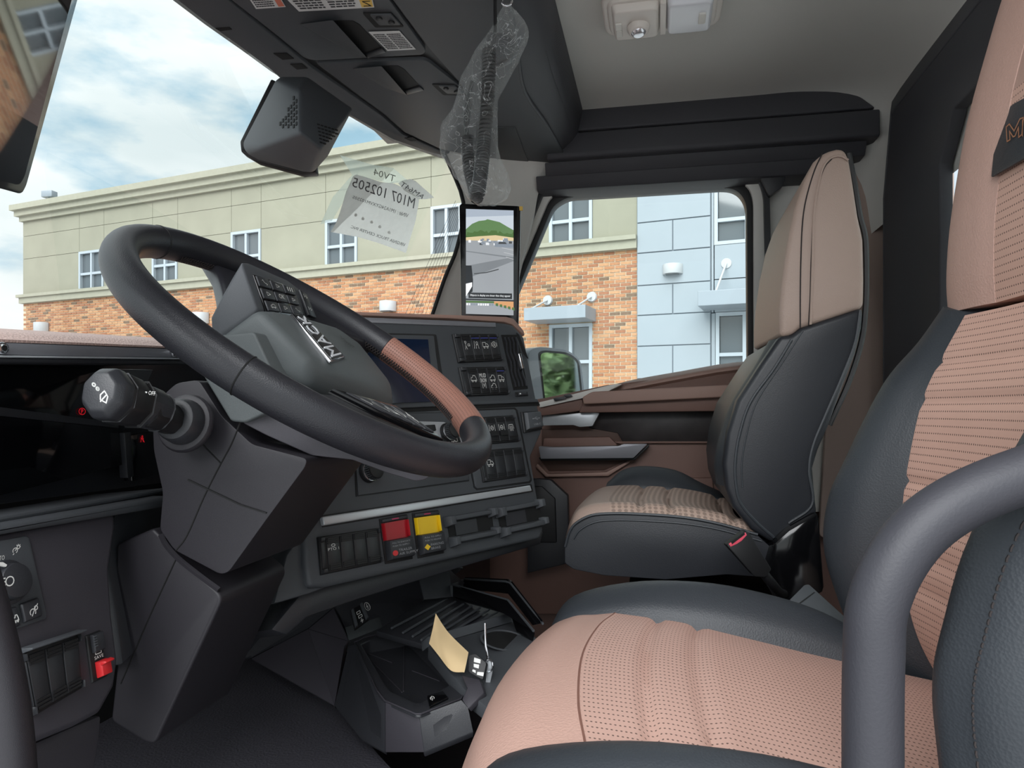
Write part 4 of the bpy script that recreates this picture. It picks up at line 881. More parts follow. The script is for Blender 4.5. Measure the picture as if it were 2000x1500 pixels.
# touch screen; the sky's reflection is put into the blue base colour
scn = empty('dash_screen', on(ST, 810, 720), 'centre touch screen behind the steering wheel rim, sky reflection coloured in blue', 'screen')
ring('bezel', [(690, 648), (853, 652), (874, 792), (700, 800)], [(690, 660), (836, 663), (848, 784), (700, 790)], ST, .012, M['black'], scn, lift=.002, plin=shift(ST, -.006))
plate('screen_glass', [(690, 660), (836, 663), (848, 784), (700, 790)], shift(ST, -.004), .004, mat('sky_tint_screen', (20, 33, 56), .08, spec=.7), scn, lift=.006, bevel=0)
bank(ST, [(883, 652), (969, 652), (980, 705), (895, 709)], [dict(ic='man'), dict(ic='lane', led=1), dict(ic='truck', led=1), dict(ic='auto', led=1)], 'upper bank of four rocker switches beside the air vent', cap=.13, lift=.002)
bank(ST, [(895, 717), (984, 715.5), (993, 771), (907, 774.5)], [dict(ic='car', lever=1), dict(ic='mud', ic2='seat'), dict(ic='car', ic2='car'), dict(ic='truck', led=1)], 'second bank of rocker switches reading MUD SNOW', cap=.13, lift=.002)
# air vent
pa = Patch(shift(ST, .0005), [(979, 654), (1009, 654), (1031, 759), (1003, 762)]); v = empty('air_vent', pa.p(.5, .5), 'tall black air vent with wavy vanes and a chrome tab', 'air vent')
pa.part('opening', 0, 1, 0, 1, -.001, .0005, M['void'], v, bevel=0)
for k in range(4):
    u = .1 + k * .24; path = [(u + .05 * math.sin(j * 1.5), .05 + .9 * j / 10) for j in range(11)]
    bm = bmesh.new()
    for (a, b), (c, d) in zip(path[:-1], path[1:]): prism(bm, [pa.p(a, b, .004), pa.p(a + .1, b, .0015), pa.p(c + .1, d, .0015), pa.p(c, d, .004)], None, [pa.p(a, b, .0005), pa.p(a + .1, b, .0003), pa.p(c + .1, d, .0003), pa.p(c, d, .0005)])
    finish('vane', bm, M['plastic2'], v, smooth=False)
pa.part('chrome_tab', .56, .74, .37, .66, .004, .012, M['chrome'], v, ins=.001)
plate('top_corner', [(1009, 650), (1014, 654), (1032, 700), (1022, 690)], shift(ST, .001), .002, M['black'], v, bevel=0)
pa = Patch(shift(ST, .001), [(1006, 766), (1030, 765), (1031.5, 773), (1007, 775)]); t = empty('vent_switch', pa.p(.5, .5), 'tiny horizontal slider below the air vent', 'switch')
pa.part('bezel', 0, 1, 0, 1, -.001, .001, M['black'], t); pa.part('slider', .2, .8, .15, .85, .001, .0035, M['plastic2'], t, ins=.0005); pa.part('mark', .24, .34, .35, .6, .0035, .0038, M['white'], t, bevel=0)
# right-hand switch module
plate('module_plate', [(910, 803), (1004, 799), (1008, 802), (1036, 936), (1034, 940), (933, 954), (929, 950), (920, 900)], ST, .01, M['plastic'], stk, lift=.003, bevel=.001)
plate('module_groove', [(907, 800), (1006, 796), (1011, 801), (1039, 938), (1035, 943), (932, 957), (926, 952), (916, 900)], ST, .01, M['black'], stk, lift=.0012, bevel=0)
bank(ST, [(918, 816), (1001.5, 810), (1013.5, 863), (930, 870)], [None, dict(ic='lock', lever=1), dict(ic='lock', lever=1), dict(ic='heat')], 'third bank of rocker switches right of the wheel rim', cap=.06, lift=.004)
bank(ST, [(933, 880), (1018, 873), (1027, 930), (943, 943)], [dict(ic='truck'), None, None, None], 'fourth bank of rocker switches above the silver bar', cap=.08, lift=.004)
pa = Patch(shift(ST, .001), [(1019, 806), (1049, 804), (1055.5, 837), (1024, 843)]); t = empty('usb_cover', pa.p(.5, .5), 'square grey USB port cover on the right edge of the stack', 'port cover')
pa.part('base', -.08, 1.04, -.04, 1.08, 0, .004, M['black'], t, ins=.001); pa.part('flap', .02, .98, .02, .98, .004, .012, M['plastic'], t, ins=.0025, bevel=.0012)
bm = bmesh.new(); icon(bm, pa, 'usb', .3, .8, .32, .55, .0122, .0004); ptext(bm, pa, 'USB-C', .35, .78, .7, .8, .0122); finish('print', bm, M['grey'], t, smooth=False)
# climate panel
pa = Patch(shift(ST, .001), [(690, 810), (905, 806), (914, 938), (698, 968)]); t = empty('climate_panel', pa.p(.5, .5), 'climate and radio panel with ribbed knobs half hidden by the wheel', 'control panel')
pa.part('groove', -.01, 1.01, -.01, 1.01, -.003, .0006, M['black'], t, bevel=0); pa.part('face_plate', 0, 1, 0, 1, 0, .003, M['plastic'], t, bevel=.001)
plate('silver_face', rnd([(790, 822), (868, 824), (898, 845), (906, 868), (800, 866)], 3), shift(ST, .0045), .002, M['silver'], t, bevel=.0005)
def knob(px, py, r, par, nm='knob'):
    c = on(shift(ST, .004), px, py); bm = bmesh.new(); cylinder(bm, c, SN, r, .008, 28, r * .96); cylinder(bm, c + SN * .008, SN, r * .84, .014, 28, r * .78); k = finish(nm, bm, M['black'], par, bevel=.001)
    bm = bmesh.new(); cylinder(bm, c + SN * .0079, SN, r * .93, .0025, 28, r * .93); finish('chrome_ring', bm, M['chrome'], k, bevel=.0005)
    bm = bmesh.new()
    x_ = u_; y_ = SN.cross(u_)
    for i in range(28):
        a = i * 2 * math.pi / 28; d = x_ * math.cos(a) + y_ * math.sin(a); tt_ = x_ * -math.sin(a) + y_ * math.cos(a); b = c + SN * .011 + d * r * .83
        prism(bm, [b - tt_ * .0006, b + tt_ * .0006, b + tt_ * .0006 + SN * .009, b - tt_ * .0006 + SN * .009], d * .0008)
    finish('knurl', bm, M['plastic'], k, smooth=False, kind='stuff'); return k, c + SN * .0223
k1, kc = knob(872, 845, .0165, t); knob(718, 922, .017, t)
for q in ([(818, 831), (828, 830), (830, 842), (820, 843)], [(830, 830), (848, 829), (851, 842), (833, 843)], [(858, 853), (872, 852), (875, 865), (861, 866)], [(876, 852), (895, 851), (899, 865), (879, 866)]):
    p2 = Patch(shift(ST, .0055), q); b = p2.part('button', 0, 1, 0, 1, -.002, .003, M['black'], t, ins=.0008)
bm = bmesh.new(); p2 = Patch(shift(ST, .0088), [(876, 852), (895, 851), (899, 865), (879, 866)]); strokes(bm, p2, [[(.2, .25), (.8, .25), (.8, .75), (.2, .75), (.2, .25)], [(.35, .85), (.5, .6), (.65, .85)]], 0, 1, 0, 1, .0, .0004); finish('print', bm, M['white'], t, smooth=False)
# silver bar
plate('silver_bar', [(629.5, 1009), (1036, 947.5), (1039.5, 958.5), (633, 1026)], ST, .008, M['silver'], stk, lift=.007, bevel=.002, seg=3)
plate('bar_base', [(627, 1007), (1038, 945), (1042, 960), (630, 1030)], ST, .006, M['black'], stk, lift=.001, bevel=.001)
# lower row
bank(ST, [(619, 1049), (738, 1031), (745.5, 1099), (626, 1124)], [dict(ic='pto'), None, None, None], 'bottom left bank of rocker switches reading PTO 1', cap=.1, lift=.002)
def valve(q, m, mark, l1, l2, label, name):
    pa = Patch(shift(ST, .0005), q); t = empty(name, pa.p(.5, .5), label, 'brake knob' if 'brake' in name else 'valve knob')
    pa.part('bezel', -.03, 1.03, -.02, 1.02, -.002, .0012, M['black'], t)
    pa.part('top_lip', .0, 1, .0, .09, .001, .005, M['plastic2'], t, ins=.0008); pa.part('red_lamp', .36, .62, .03, .055, .005, .0053, mat('magenta_led', (190, 40, 90), .4), t, bevel=0)
    bm = bmesh.new(); bm2 = [pa.p(0.0, .10, .003), pa.p(.97, .10, .003), pa.p(.97, .50, .002), pa.p(0.0, .50, .002)]
    prism(bm, bm2, None, [pa.p(0, .1, .0011), pa.p(.97, .1, .0011), pa.p(.97, .5, .0011), pa.p(0, .5, .0011)]); finish('coloured_scoop', bm, m, t, smooth=False)
    pa.part('scoop_wing', .0, .06, .10, .50, .0025, .008, m, t, ins=.0008); pa.part('scoop_wing', .91, .97, .10, .50, .0025, .008, m, t, ins=.0008)
    f = pa.part('paddle', .03, .99, .50, .97, .001, .012, M['plastic2'], t, ins=.0018, bevel=.001)
    bm = bmesh.new(); ptext(bm, pa, l1[0], .14, .82, .575, .61, .0123); ptext(bm, pa, l1[1], .14, .78, .645, .68, .0123); ptext(bm, pa, l2[0], .34, .34 + .095 * len(l2[0]) * .78, .745, .80, .0123); ptext(bm, pa, l2[1], .34, .34 + .095 * len(l2[1]) * .78, .83, .885, .0123)
    finish('print', bm, M['grey'], f, smooth=False)
    bm = bmesh.new(); pa.poly(bm, mark, .012, .0125); finish('colour_mark', bm, M['red'] if m is M['redd'] else M['yellow'], f, smooth=False)
valve([(742, 1015), (793, 1006), (804, 1090), (753.5, 1100)], M['redd'], circ(.2, .82, .1, 16, ry=.062)[:-1], ('PULL TO EVACUATE', 'PUSH TO SUPPLY'), ('TRAILER', 'AIR SUPPLY'), 'trailer air supply knob with a red scoop and red dot', 'trailer_air_knob')
valve([(806, 1004), (854, 998), (865, 1079), (817, 1089)], M['yellow'], [(.2, .74), (.32, .81), (.2, .88), (.08, .81)], ('PULL TO APPLY', 'PUSH TO RELEASE'), ('PARKING', 'BRAKE'), 'parking brake knob with a yellow scoop and yellow diamond', 'parking_brake_knob')
for q, lb in (([(865, 1009), (961, 992.6), (969, 1052), (876, 1071)], 'left open cubby with clip rails beside the yellow brake knob'), ([(965, 992), (1053, 976), (1063, 1032), (975, 1052)], 'right open cubby with clip rails at the corner of the stack')):
    pa = Patch(shift(ST, .0005), q); t = empty('cubby_tray', pa.p(.5, .5), lb, 'storage tray')
    pa.part('dark_well', .05, .97, .2, .72, .0002, .0008, M['void'], t, bevel=0)
    pa.part('inner_floor', .18, .62, .24, .66, .0008, .002, M['plastic2'], t, bevel=0)
    pa.part('top_rail', .08, .94, .02, .22, 0, .010, M['plastic'], t, ins=.002, bevel=.001); pa.part('bottom_rail', .06, .95, .68, .93, 0, .013, M['plastic'], t, ins=.003, bevel=.001)
    for u0, u1, v0, v1 in ((-.01, .12, .0, .36), (.88, .99, -.03, .3), (.02, .14, .66, 1.0), (.90, 1.0, .60, .9)): pa.part('clip', u0, u1, v0, v1, 0, .017, M['plastic'], t, ins=.0025, bevel=.001)
# ================================================================ steering column
col = empty('steering_column', (-.5, .75, CZ - .3), 'charcoal plastic steering column shroud rising from the floor', 'steering column')
def yprism(name, pts, y, w, m, par, bevel=.012, taper=None, **kw):
    f = [on(PY(y), *p) for p in pts]; bm = bmesh.new(); prism(bm, f, Vector((0, w, 0))); return finish(name, bm, m, par, bevel=bevel, seg=4, ang=60, **kw)
yprism('lower_shroud', rnd([(228, 1062), (298, 1032), (316, 1050), (345, 1088), (428, 1158), (432, 1175), (302, 1455), (282, 1450), (216, 1408), (228, 1300), (224, 1150)], [6, 6, 6, 12, 12, 12, 14, 10, 10, 10, 10]), .68, .135, M['column'], col, bevel=.016)
yprism('upper_shroud', rnd([(312, 1034), (318, 962), (300, 880), (298, 830), (320, 770), (345, 748), (388, 742), (432, 812), (492, 868), (600, 896), (596, 912), (520, 1015), (446, 1118), (430, 1122), (340, 1074)], 10), .668, .155, M['column'], col, bevel=.018)
plate('seam_line', [(365, 938), (367, 936), (470, 985), (520, 1001), (519, 1003), (468, 987)], PY(.6665), .002, M['void'], col, bevel=0)
def linep(name, pts, pl, w, m, par, k=6):
    P = smooth_path([on(pl, *p) for p in pts], k); bm = bmesh.new(); tube_bm(bm, P, w, 5); return finish(name, bm, m, par)
linep('shell_seam', [(470, 824), (452, 868), (432, 905), (400, 968), (366, 1045), (344, 1075)], PY(.668), .0009, M['void'], col)
linep('shell_seam', [(345, 1090), (322, 1140), (290, 1210), (258, 1285), (236, 1335)], PY(.68), .0009, M['void'], col)
linep('shell_seam', [(432, 905), (390, 860), (352, 800)], PY(.668), .0009, M['void'], col)
linep('rim_highlight', [(314, 1044), (326, 1066), (350, 1092), (395, 1128), (428, 1152)], PY(.679), .003, M['column'], col)
for p, yy in (((515, 1055), .75), ((578, 1028), .80), ((440, 1224), .73), ((490, 1196), .775)):
    pl = P3(on(PY(.68), 516, 1020), on(PY(.68), 440, 1125), on(PY(.68), 516, 1020) + Vector((0, .1, 0)))
    if p[1] > 1100: pl = P3(on(PY(.68), 428, 1170), on(PY(.68), 302, 1450), on(PY(.68), 428, 1170) + Vector((0, .1, 0)))
    pl = shift(pl, .0015); n = 14; q = [(p[0] + 5 * math.cos(2 * math.pi * i / n), p[1] + 9 * math.sin(2 * math.pi * i / n) - 4 * math.cos(2 * math.pi * i / n)) for i in range(n)]
    plate('screw_recess', q, pl, .002, M['void'], col, bevel=0)
# stalk socket and stalk
P_ = U(352, 822, .705); bm = bmesh.new(); ax = (U(200, 768, .60) - P_).normalized()
cylinder(bm, U(362, 826, .722), ax, .024, .02, 28, .021); finish('stalk_boot', bm, M['plastic2'], col, bevel=.004)
bm = bmesh.new(); cylinder(bm, U(366, 828, .727), ax, .031, .008, 28, .029); finish('stalk_collar', bm, M['column'], col, bevel=.003)
stl = empty('control_stalk', U(300, 805, .67), 'chunky black multifunction stalk left of the steering column', 'stalk')
def ngon_loft(name, secs, m, par, n=8, sq=1.1, rot=.39, bevel=.002, **kw):
    bm = bmesh.new(); R_ = []
    for i, (px, py, D, r) in enumerate(secs):
        c = U(px, py, D); a = secs[max(i - 1, 0)]; b = secs[min(i + 1, len(secs) - 1)]; t = (U(*b[:3]) - U(*a[:3])).normalized()
        up_ = (Zv - t * Zv.dot(t)).normalized(); s = t.cross(up_)
        R_.append([bm.verts.new(c + (up_ * math.cos(rot + 2 * math.pi * k / n) * sq + s * math.sin(rot + 2 * math.pi * k / n)) * r) for k in range(n)])
    for a, b in zip(R_[:-1], R_[1:]):
        for k in range(n): bm.faces.new((a[k], a[(k + 1) % n], b[(k + 1) % n], b[k]))
    bm.faces.new(R_[0]); bm.faces.new(R_[-1]); return finish(name, bm, m, par, bevel=bevel, seg=2, ang=25, **kw)
ngon_loft('stalk_arm', [(366, 828, .725, .0135), (330, 818, .70, .0145), (300, 806, .68, .0155), (286, 800, .672, .0165)], M['black'], stl)
ngon_loft('ring_section', [(312, 806, .69, .0165), (300, 800, .683, .0185), (284, 795, .675, .019), (270, 790, .668, .0185)], M['plastic2'], stl, n=12, rot=.2)
ngon_loft('grip_section', [(268, 790, .667, .0200), (256, 786, .66, .0215), (232, 779, .646, .0225), (224, 776, .642, .021)], M['black'], stl, rot=.39)
tip = ngon_loft('tip_knob', [(226, 776, .643, .0205), (218, 773, .638, .0225), (205, 768, .630, .0225), (192, 764, .622, .0165)], M['plastic2'], stl, rot=.39)
e0_ = U(192, 764, .622); tn = (e0_ - U(205, 768, .630)).normalized(); PT = (e0_ + tn * .0004, tn)
bm = bmesh.new(); PA_ = Patch((U(205, 768, .598), Fv), [(180, 745), (212, 752), (212, 790), (180, 782)])
strokes(bm, PA_, [circ(.1, .15, .09, 12, ry=.08), circ(.33, .32, .08, 10, ry=.08), circ(.34, .32, .05, 10, ry=.05), circ(.33, .32, .02, 6)], 0, 1, 0, 1, 0, .0006)
strokes(bm, PA_, [[(.5, .6), (.75, .35), (.95, .6), (.85, .95), (.5, .85), (.5, .6)], [(.5, .95), (.9, .5)]], 0, 1, 0, 1, 0, .0005)
finish('symbol', bm, M['white'], stl, smooth=False)
bm = bmesh.new(); p2 = Patch((U(285, 775, .648), Fv), [(228, 724), (254, 734), (252, 752), (228, 744)]); ptext(bm, p2, 'PTO', 0, 1, .1, .8, 0)
p2 = Patch((U(295, 775, .648), Fv), [(286, 764), (310, 768), (309, 776), (285, 771)]); strokes(bm, p2, [[(0, .5), (.35, .5)]], 0, 1, 0, 1, 0, .0006); ptext(bm, p2, 'OFF', .45, 1, 0, 1, 0)
bm.free()
bm = bmesh.new(); p2 = Patch((U(300, 790, .650), Fv), [(285, 762), (304, 765), (303, 773), (284, 770)]); ptext(bm, p2, 'OFF', .3, 1, 0, 1, 0); strokes(bm, p2, [[(-.3, .5), (.1, .5)]], 0, 1, 0, 1, 0, .0007); finish('print', bm, M['white'], stl, smooth=False)
# ================================================================ steering wheel
wc = U(619.8, 678.5, .814); az, el = -.111, .960
wn = Vector((math.cos(el) * math.cos(az), math.cos(el) * math.sin(az), math.sin(el)))
wu = Zv.cross(wn).normalized(); wv = wn.cross(wu)
def wp(a, R_=.215, h=0): return wc + (wu * math.cos(a) + wv * math.sin(a)) * R_ + wn * h
def px_of(P):
    d = P - CAM; D = d.dot(Fv); return 1000 + FPX * d.dot(Rv) / D, 800 - FPX * d.z / D
def ang_at(px, py): return min((k * math.pi / 360 for k in range(720)), key=lambda a: (px_of(wp(a))[0] - px) ** 2 + (px_of(wp(a))[1] - py) ** 2)
whl = empty('steering_wheel', wc, 'black leather truck steering wheel with a brown perforated grip section', 'steering wheel')
aB0, aB1 = ang_at(758, 679), ang_at(924, 838)
def torus_seg(name, a0, a1, r, m, squash=1.0, R_=.215):
    n = max(8, int(abs(a1 - a0) / .045)); bm = bmesh.new(); uv = bm.loops.layers.uv.new('UVMap'); NS_ = 24; Rg = []
    for i in range(n + 1):
        a = a0 + (a1 - a0) * i / n; rd = wu * math.cos(a) + wv * math.sin(a)
        Rg.append([bm.verts.new(wc + rd * (R_ + r * squash * math.cos(2 * math.pi * k / NS_)) + wn * r * 1.12 * math.sin(2 * math.pi * k / NS_)) for k in range(NS_)])
    for i in range(n):
        for k in range(NS_):
            f = bm.faces.new((Rg[i][k], Rg[i][(k + 1) % NS_], Rg[i + 1][(k + 1) % NS_], Rg[i + 1][k]))
            for l, (q, w) in zip(f.loops, ((i, k), (i, k + 1), (i + 1, k + 1), (i + 1, k))): l[uv].uv = (abs(a1 - a0) * R_ * q / n, 2 * math.pi * r * w / NS_)
    bm.faces.new(Rg[0]); bm.faces.new(Rg[-1]); return finish(name, bm, m, whl, ang=60)
if aB1 < aB0: aB0, aB1 = aB1, aB0
if aB1 - aB0 > math.pi: aB0, aB1 = aB1, aB0 + 2 * math.pi
torus_seg('rim_leather', aB1 + .004, aB0 + 2 * math.pi - .004, .0168, M['rim'])
torus_seg('rim_grip', aB0, aB1, .0172, M['perfrim'])['label'] = 'brown perforated leather grip section'
for p in ((475, 734), (306, 474)):
    a = ang_at(*p); P = [wc + (wu * math.cos(a) + wv * math.sin(a)) * (.215 + .0168 * math.cos(t)) + wn * .0188 * math.sin(t) for t in [2 * math.pi * k / 24 for k in range(24)]]
    bm = bmesh.new(); tube_bm(bm, P, .0008, 6, True); finish('seam', bm, M['void'], whl)
# cross stitching along the inside of the rim
bm = bmesh.new(); aS0, aS1 = ang_at(340, 480), ang_at(905, 815)
if abs(aS1 - aS0) > math.pi: aS0, aS1 = (aS0, aS1 + 2 * math.pi) if aS1 < aS0 else (aS0 + 2 * math.pi, aS1)
n = int(abs(aS1 - aS0) * .2 / .0042)
def sp(a, th, r=.0176): return wc + (wu * math.cos(a) + wv * math.sin(a)) * (.215 + r * math.cos(th)) + wn * r * 1.1 * math.sin(th)
for i in range(n):
    a = aS0 + (aS1 - aS0) * i / n; d = (aS1 - aS0) / n
    for s in (-1, 1): tube_bm(bm, [sp(a, math.radians(214 + s * 17)), sp(a + d * .5, math.radians(214), .0185), sp(a + d * 1.5, math.radians(214 - s * 17))], .0007, 4)
finish('cross_stitching', bm, M['thread'], whl, kind='stuff')
def wpl(h): return (wc + wn * h, wn)
def wplate(name, pts, h, th, m, par=whl, bevel=.003, r=0, **kw):
    if r: pts = rnd(pts, r)
    f = [on(wpl(h), *p) for p in pts]; bm = bmesh.new(); prism(bm, f, -wn * th); return finish(name, bm, m, par, bevel=bevel, seg=3, ang=45, **kw)
# spokes
wplate('upper_spoke', [(395, 478), (470, 500), (560, 542), (640, 588), (700, 625), (735, 672), (700, 660), (640, 640), (560, 640), (470, 610), (440, 585), (436, 560), (428, 530)], -.004, .022, M['rim'], bevel=.008, r=8)
wplate('lower_spoke', [(600, 765), (690, 775), (800, 826), (868, 862), (885, 885), (800, 868), (700, 835), (640, 800)], -.012, .022, M['rim'], bevel=.006, r=6)
def Y_(px, py, y): return on(PY(y), px, py)
def hull(name, pts, m, par, bevel=.006, ang=50, seg=4):
    bm = bmesh.new()
    for p in pts: bm.verts.new(p)
    bmesh.ops.convex_hull(bm, input=bm.verts[:]); bmesh.ops.delete(bm, geom=[v for v in bm.verts if not v.link_faces], context='VERTS')
    bmesh.ops.dissolve_limit(bm, angle_limit=math.radians(4), verts=bm.verts, edges=bm.edges)
    return finish(name, bm, m, par, bevel=bevel, seg=seg, ang=ang)
pb = P3(Y_(470, 820, .666), Y_(850, 920, .735), Y_(470, 820, .666) + Vector((0, 0, .1)))
plate('back_cover', rnd([(470, 800), (560, 790), (700, 820), (840, 880), (858, 918), (830, 937), (812, 940), (758, 924), (688, 898), (610, 890), (520, 850), (474, 826)], 6), pb, .05, M['plum'], whl, bevel=.01, seg=4)
yprism('hub_side', rnd([(374, 698), (428, 654), (496, 648), (538, 738), (530, 802), (478, 826), (450, 823)], 6), .662, .05, M['pad'], whl, bevel=.006)
EP = P3(Y_(600, 617, .80), Y_(768, 748, .875), Y_(612, 703, .695))
pp = [Y_(430, 654, .685), on(EP, 504, 601), on(EP, 536, 602), on(EP, 600, 617), on(EP, 655, 634), on(EP, 704, 668), Y_(768, 748, .875), Y_(774, 790, .865), Y_(750, 797, .85), Y_(604, 756, .70), Y_(540, 738, .685), Y_(612, 703, .695)]
hull('airbag_pad', pp + [p - wn * .045 - wv * .0 for p in pp[:8]], M['pad'], whl, bevel=.011)
EP = P3(Y_(600, 617, .80), Y_(768, 748, .875), Y_(612, 703, .695))
# keypad on the upper spoke
kh = [Y_(428, 592, .69), Y_(432, 652, .69), Y_(472, 512, .70), Y_(484, 512, .72), Y_(560, 546, .83), Y_(598, 574, .87), Y_(622, 632, .885), Y_(504, 606, .70)]
hull('keypad_housing', kh + [p - wn * .02 for p in kh], M['plastic'], whl, bevel=.003)
KPL = P3(Y_(484, 512, .72), Y_(598, 574, .87), Y_(504, 606, .70))
KP = Patch(shift(KPL, .001), [(493, 536), (572, 562), (594, 620), (520, 612)])
kp = KP.part('keypad', 0, 1, 0, 1, -.002, .001, M['gloss'], whl, bevel=.0008)
ic_ = [('phone', 0, 0), ('play', 1, 0), ('III', 2, 0), ('play', 0, 1), ('OK', 1, 1), ('play', 2, 1), ('car', 0, 2), ('play', 1, 2), ('phone', 2, 2)]
bm = bmesh.new()
for k, i, j in ic_:
    KP.part('button', .03 + i * .32, .31 + i * .32, .03 + j * .32, .31 + j * .32, .001, .0028, M['plastic2'], kp, ins=.0008, bevel=.0005)
    icon(bm, KP, k, .1 + i * .32, .24 + i * .32, .09 + j * .32, .25 + j * .32, .003, .0003)
finish('print', bm, M['white'], kp, smooth=False)
K2 = Patch(shift(KPL, .001), [(583, 566), (597, 576), (616, 622), (601, 616)])
k2 = K2.part('seek_buttons', 0, 1, 0, 1, -.002, .002, M['switch'], whl, bevel=.0008)
bm = bmesh.new(); icon(bm, K2, 'play', .2, .5, .1, .3, .0023, .0003); icon(bm, K2, 'play', .5, .8, .1, .3, .0023, .0003); icon(bm, K2, 'play', .2, .5, .6, .8, .0023, .0003); icon(bm, K2, 'play', .5, .8, .6, .8, .0023, .0003); finish('print', bm, M['white'], k2, smooth=False)
K3 = Patch(wpl(.004), [(640, 762), (768, 796), (868, 866), (740, 812)])
k3 = K3.part('lower_keypad', 0, 1, 0, 1, -.003, .004, M['gloss'], whl, ins=.002, bevel=.001)
for i in range(5): K3.part('key', .1 + i * .17, .25 + i * .17, .15, .85, .004, .0055, M['plastic2'], k3, ins=.001, bevel=.0004)
bm = bmesh.new()
for i in range(5): icon(bm, K3, ('play', 'phone', 'car', 'play', 'lamp')[i], .12 + i * .17, .22 + i * .17, .3, .7, .0058, .0004)
finish('print', bm, M['white'], k3, smooth=False)
# MACK emblem lying along the pad
E_ = Patch(shift(EP, .0022), [(645, 705), (571, 615), (590, 617), (671, 697)])
em = E_.part('emblem_plate', -.02, 1.02, -.06, 1.06, -.002, .0012, M['chrome'], whl, ins=.0005, bevel=.0004)
E_.part('emblem_field', .0, 1.0, .04, .96, .0012, .0016, M['gloss'], em, bevel=0)
bm = bmesh.new(); ptext(bm, E_, 'MACK', .04, .96, .14, .86, .003)
r_ = bmesh.ops.extrude_face_region(bm, geom=bm.faces[:]); bmesh.ops.translate(bm, verts=[v for v in r_['geom'] if isinstance(v, bmesh.types.BMVert)], vec=-EP[1] * .001 * (1 if EP[1].dot(CAM - EP[0]) > 0 else -1))
finish('emblem_letters', bm, mat('emblem_silver', (222, 224, 228), .35, metal=.2), em, smooth=False)
bm = bmesh.new(); p2 = Patch(shift(EP, .0025), [(668, 664), (660, 654), (667, 655), (676, 665)]); icon(bm, p2, 'man', 0, 1, 0, 1, 0, .0003); p2 = Patch(shift(EP, .0025), [(690, 680), (670, 666), (673, 664), (694, 677)]); ptext(bm, p2, 'AIRBAG', 0, 1, 0, 1, 0); finish('print', bm, M['black'], whl, smooth=False)
# ================================================================ passenger door panel
DY = 2.2
def dpl(name, pts, y, th, m, par=door, **kw): return plate(name, pts, PY(y), th, m, par, **kw)
dpl('door_panel', [(900, 800), (1060, 778), (1185, 752), (1300, 738), (1486, 714), (1560, 714), (1560, 1200), (900, 1200)], 2.2, .08, M['brown'], bevel=.004)
# top ledge with the defroster slots
lw3 = [[on(PY(2.235), *p) for p in ((1185, 755), (1240, 741), (1330, 725), (1440, 707), (1560, 705))], [on(PY(2.19), *p) for p in ((1180, 761), (1240, 751), (1330, 733), (1440, 715), (1560, 712))], [on(PY(2.185), *p) for p in ((1182, 767), (1240, 757), (1330, 740), (1440, 722), (1560, 719))]]
surf('top_ledge', lw3, M['brown2'], door, thick=.01, vec=Vector((0, .02, -.01)), ku=3, kv=3)
pa = Patch(P3(lw3[0][1], lw3[0][3], lw3[1][1]), [(1300, 735), (1408, 716), (1408, 718), (1300, 737)])
bm = bmesh.new()
for k in range(9): pa.box(bm, k / 9 + .02, k / 9 + .075, 0, 1, .0008, .0012)
finish('defrost_slots', bm, M['void'], door, smooth=False, kind='stuff')
# front section: controls and light trim
dpl('front_ledge', rnd([(1052, 786), (1100, 775), (1150, 762), (1200, 750), (1215, 750), (1190, 763), (1137, 778), (1100, 786), (1054, 796)], 3), 2.12, .08, M['pillar'], bevel=.004)
dpl('front_cover', [(1050, 796), (1137, 778), (1142, 800), (1125, 804), (1062, 812), (1050, 812)], 2.13, .07, M['brown'], bevel=.004)
for q in ([(1080, 778), (1100, 774), (1106, 779), (1084, 784)], [(1100, 772), (1114, 769), (1118, 774), (1106, 778)]): dpl('window_switch', q, 2.11, .012, M['plastic2'], bevel=.001)
# arm rest
dpl('armrest', rnd([(1137, 776), (1156, 765), (1420, 752), (1432, 752), (1438, 762), (1430, 775), (1140, 790)], [4, 6, 6, 5, 5, 6, 3]), 2.10, .10, M['brown2'], bevel=.010, seg=4)
dpl('armrest_base', [(1138, 786), (1430, 773), (1422, 803), (1170, 806), (1130, 806)], 2.125, .08, M['brown'], bevel=.004)
dpl('wood_insert', [(1150, 803), (1424, 800), (1418, 862), (1217, 865), (1207, 846), (1150, 836)], 2.19, .02, M['wood'], bevel=.002)
dpl('handle_recess', [(1058, 838), (1203, 838), (1213, 862), (1208, 871), (1058, 871)], 2.193, .01, mat('brown_recess_shade', (84, 60, 50), .6), bevel=.001)  # flat plate, darker brown paints the shade inside the recess
dpl('recess_floor', [(1062, 856), (1190, 853), (1203, 866), (1206, 872), (1060, 873)], 2.17, .03, M['brown'], bevel=.003)
dpl('door_handle', rnd([(1060, 812), (1150, 805.5), (1171, 806.5), (1157, 832), (1132, 834), (1120, 830), (1060, 831)], 2), 2.15, .03, M['silver'], bevel=.003)
dpl('handle_grip', rnd([(1052, 872), (1078, 874), (1209, 871), (1217, 867.5), (1264, 867.5), (1237, 894.5), (1056, 896)], 2), 2.13, .04, M['silver2'], bevel=.004)
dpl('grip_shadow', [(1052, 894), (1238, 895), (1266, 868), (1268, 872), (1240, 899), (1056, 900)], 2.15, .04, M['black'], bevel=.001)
dpl('pocket_recess', [(1056, 900), (1230, 897), (1180, 918), (1072, 920)], 2.196, .01, bpy.data.materials['brown_recess_shade'], bevel=.001)  # pocket shade put into the same darker brown
dpl('pocket_ledge', [(1050, 905), (1070, 926), (1184, 922), (1232, 897), (1236, 900), (1188, 930), (1066, 932), (1046, 912)], 2.18, .03, M['brown2'], bevel=.003)
dpl('lower_pocket', [(1184, 958), (1212, 935), (1392, 933), (1398, 1000), (1184, 1000)], 2.185, .03, M['brown'], bevel=.005)
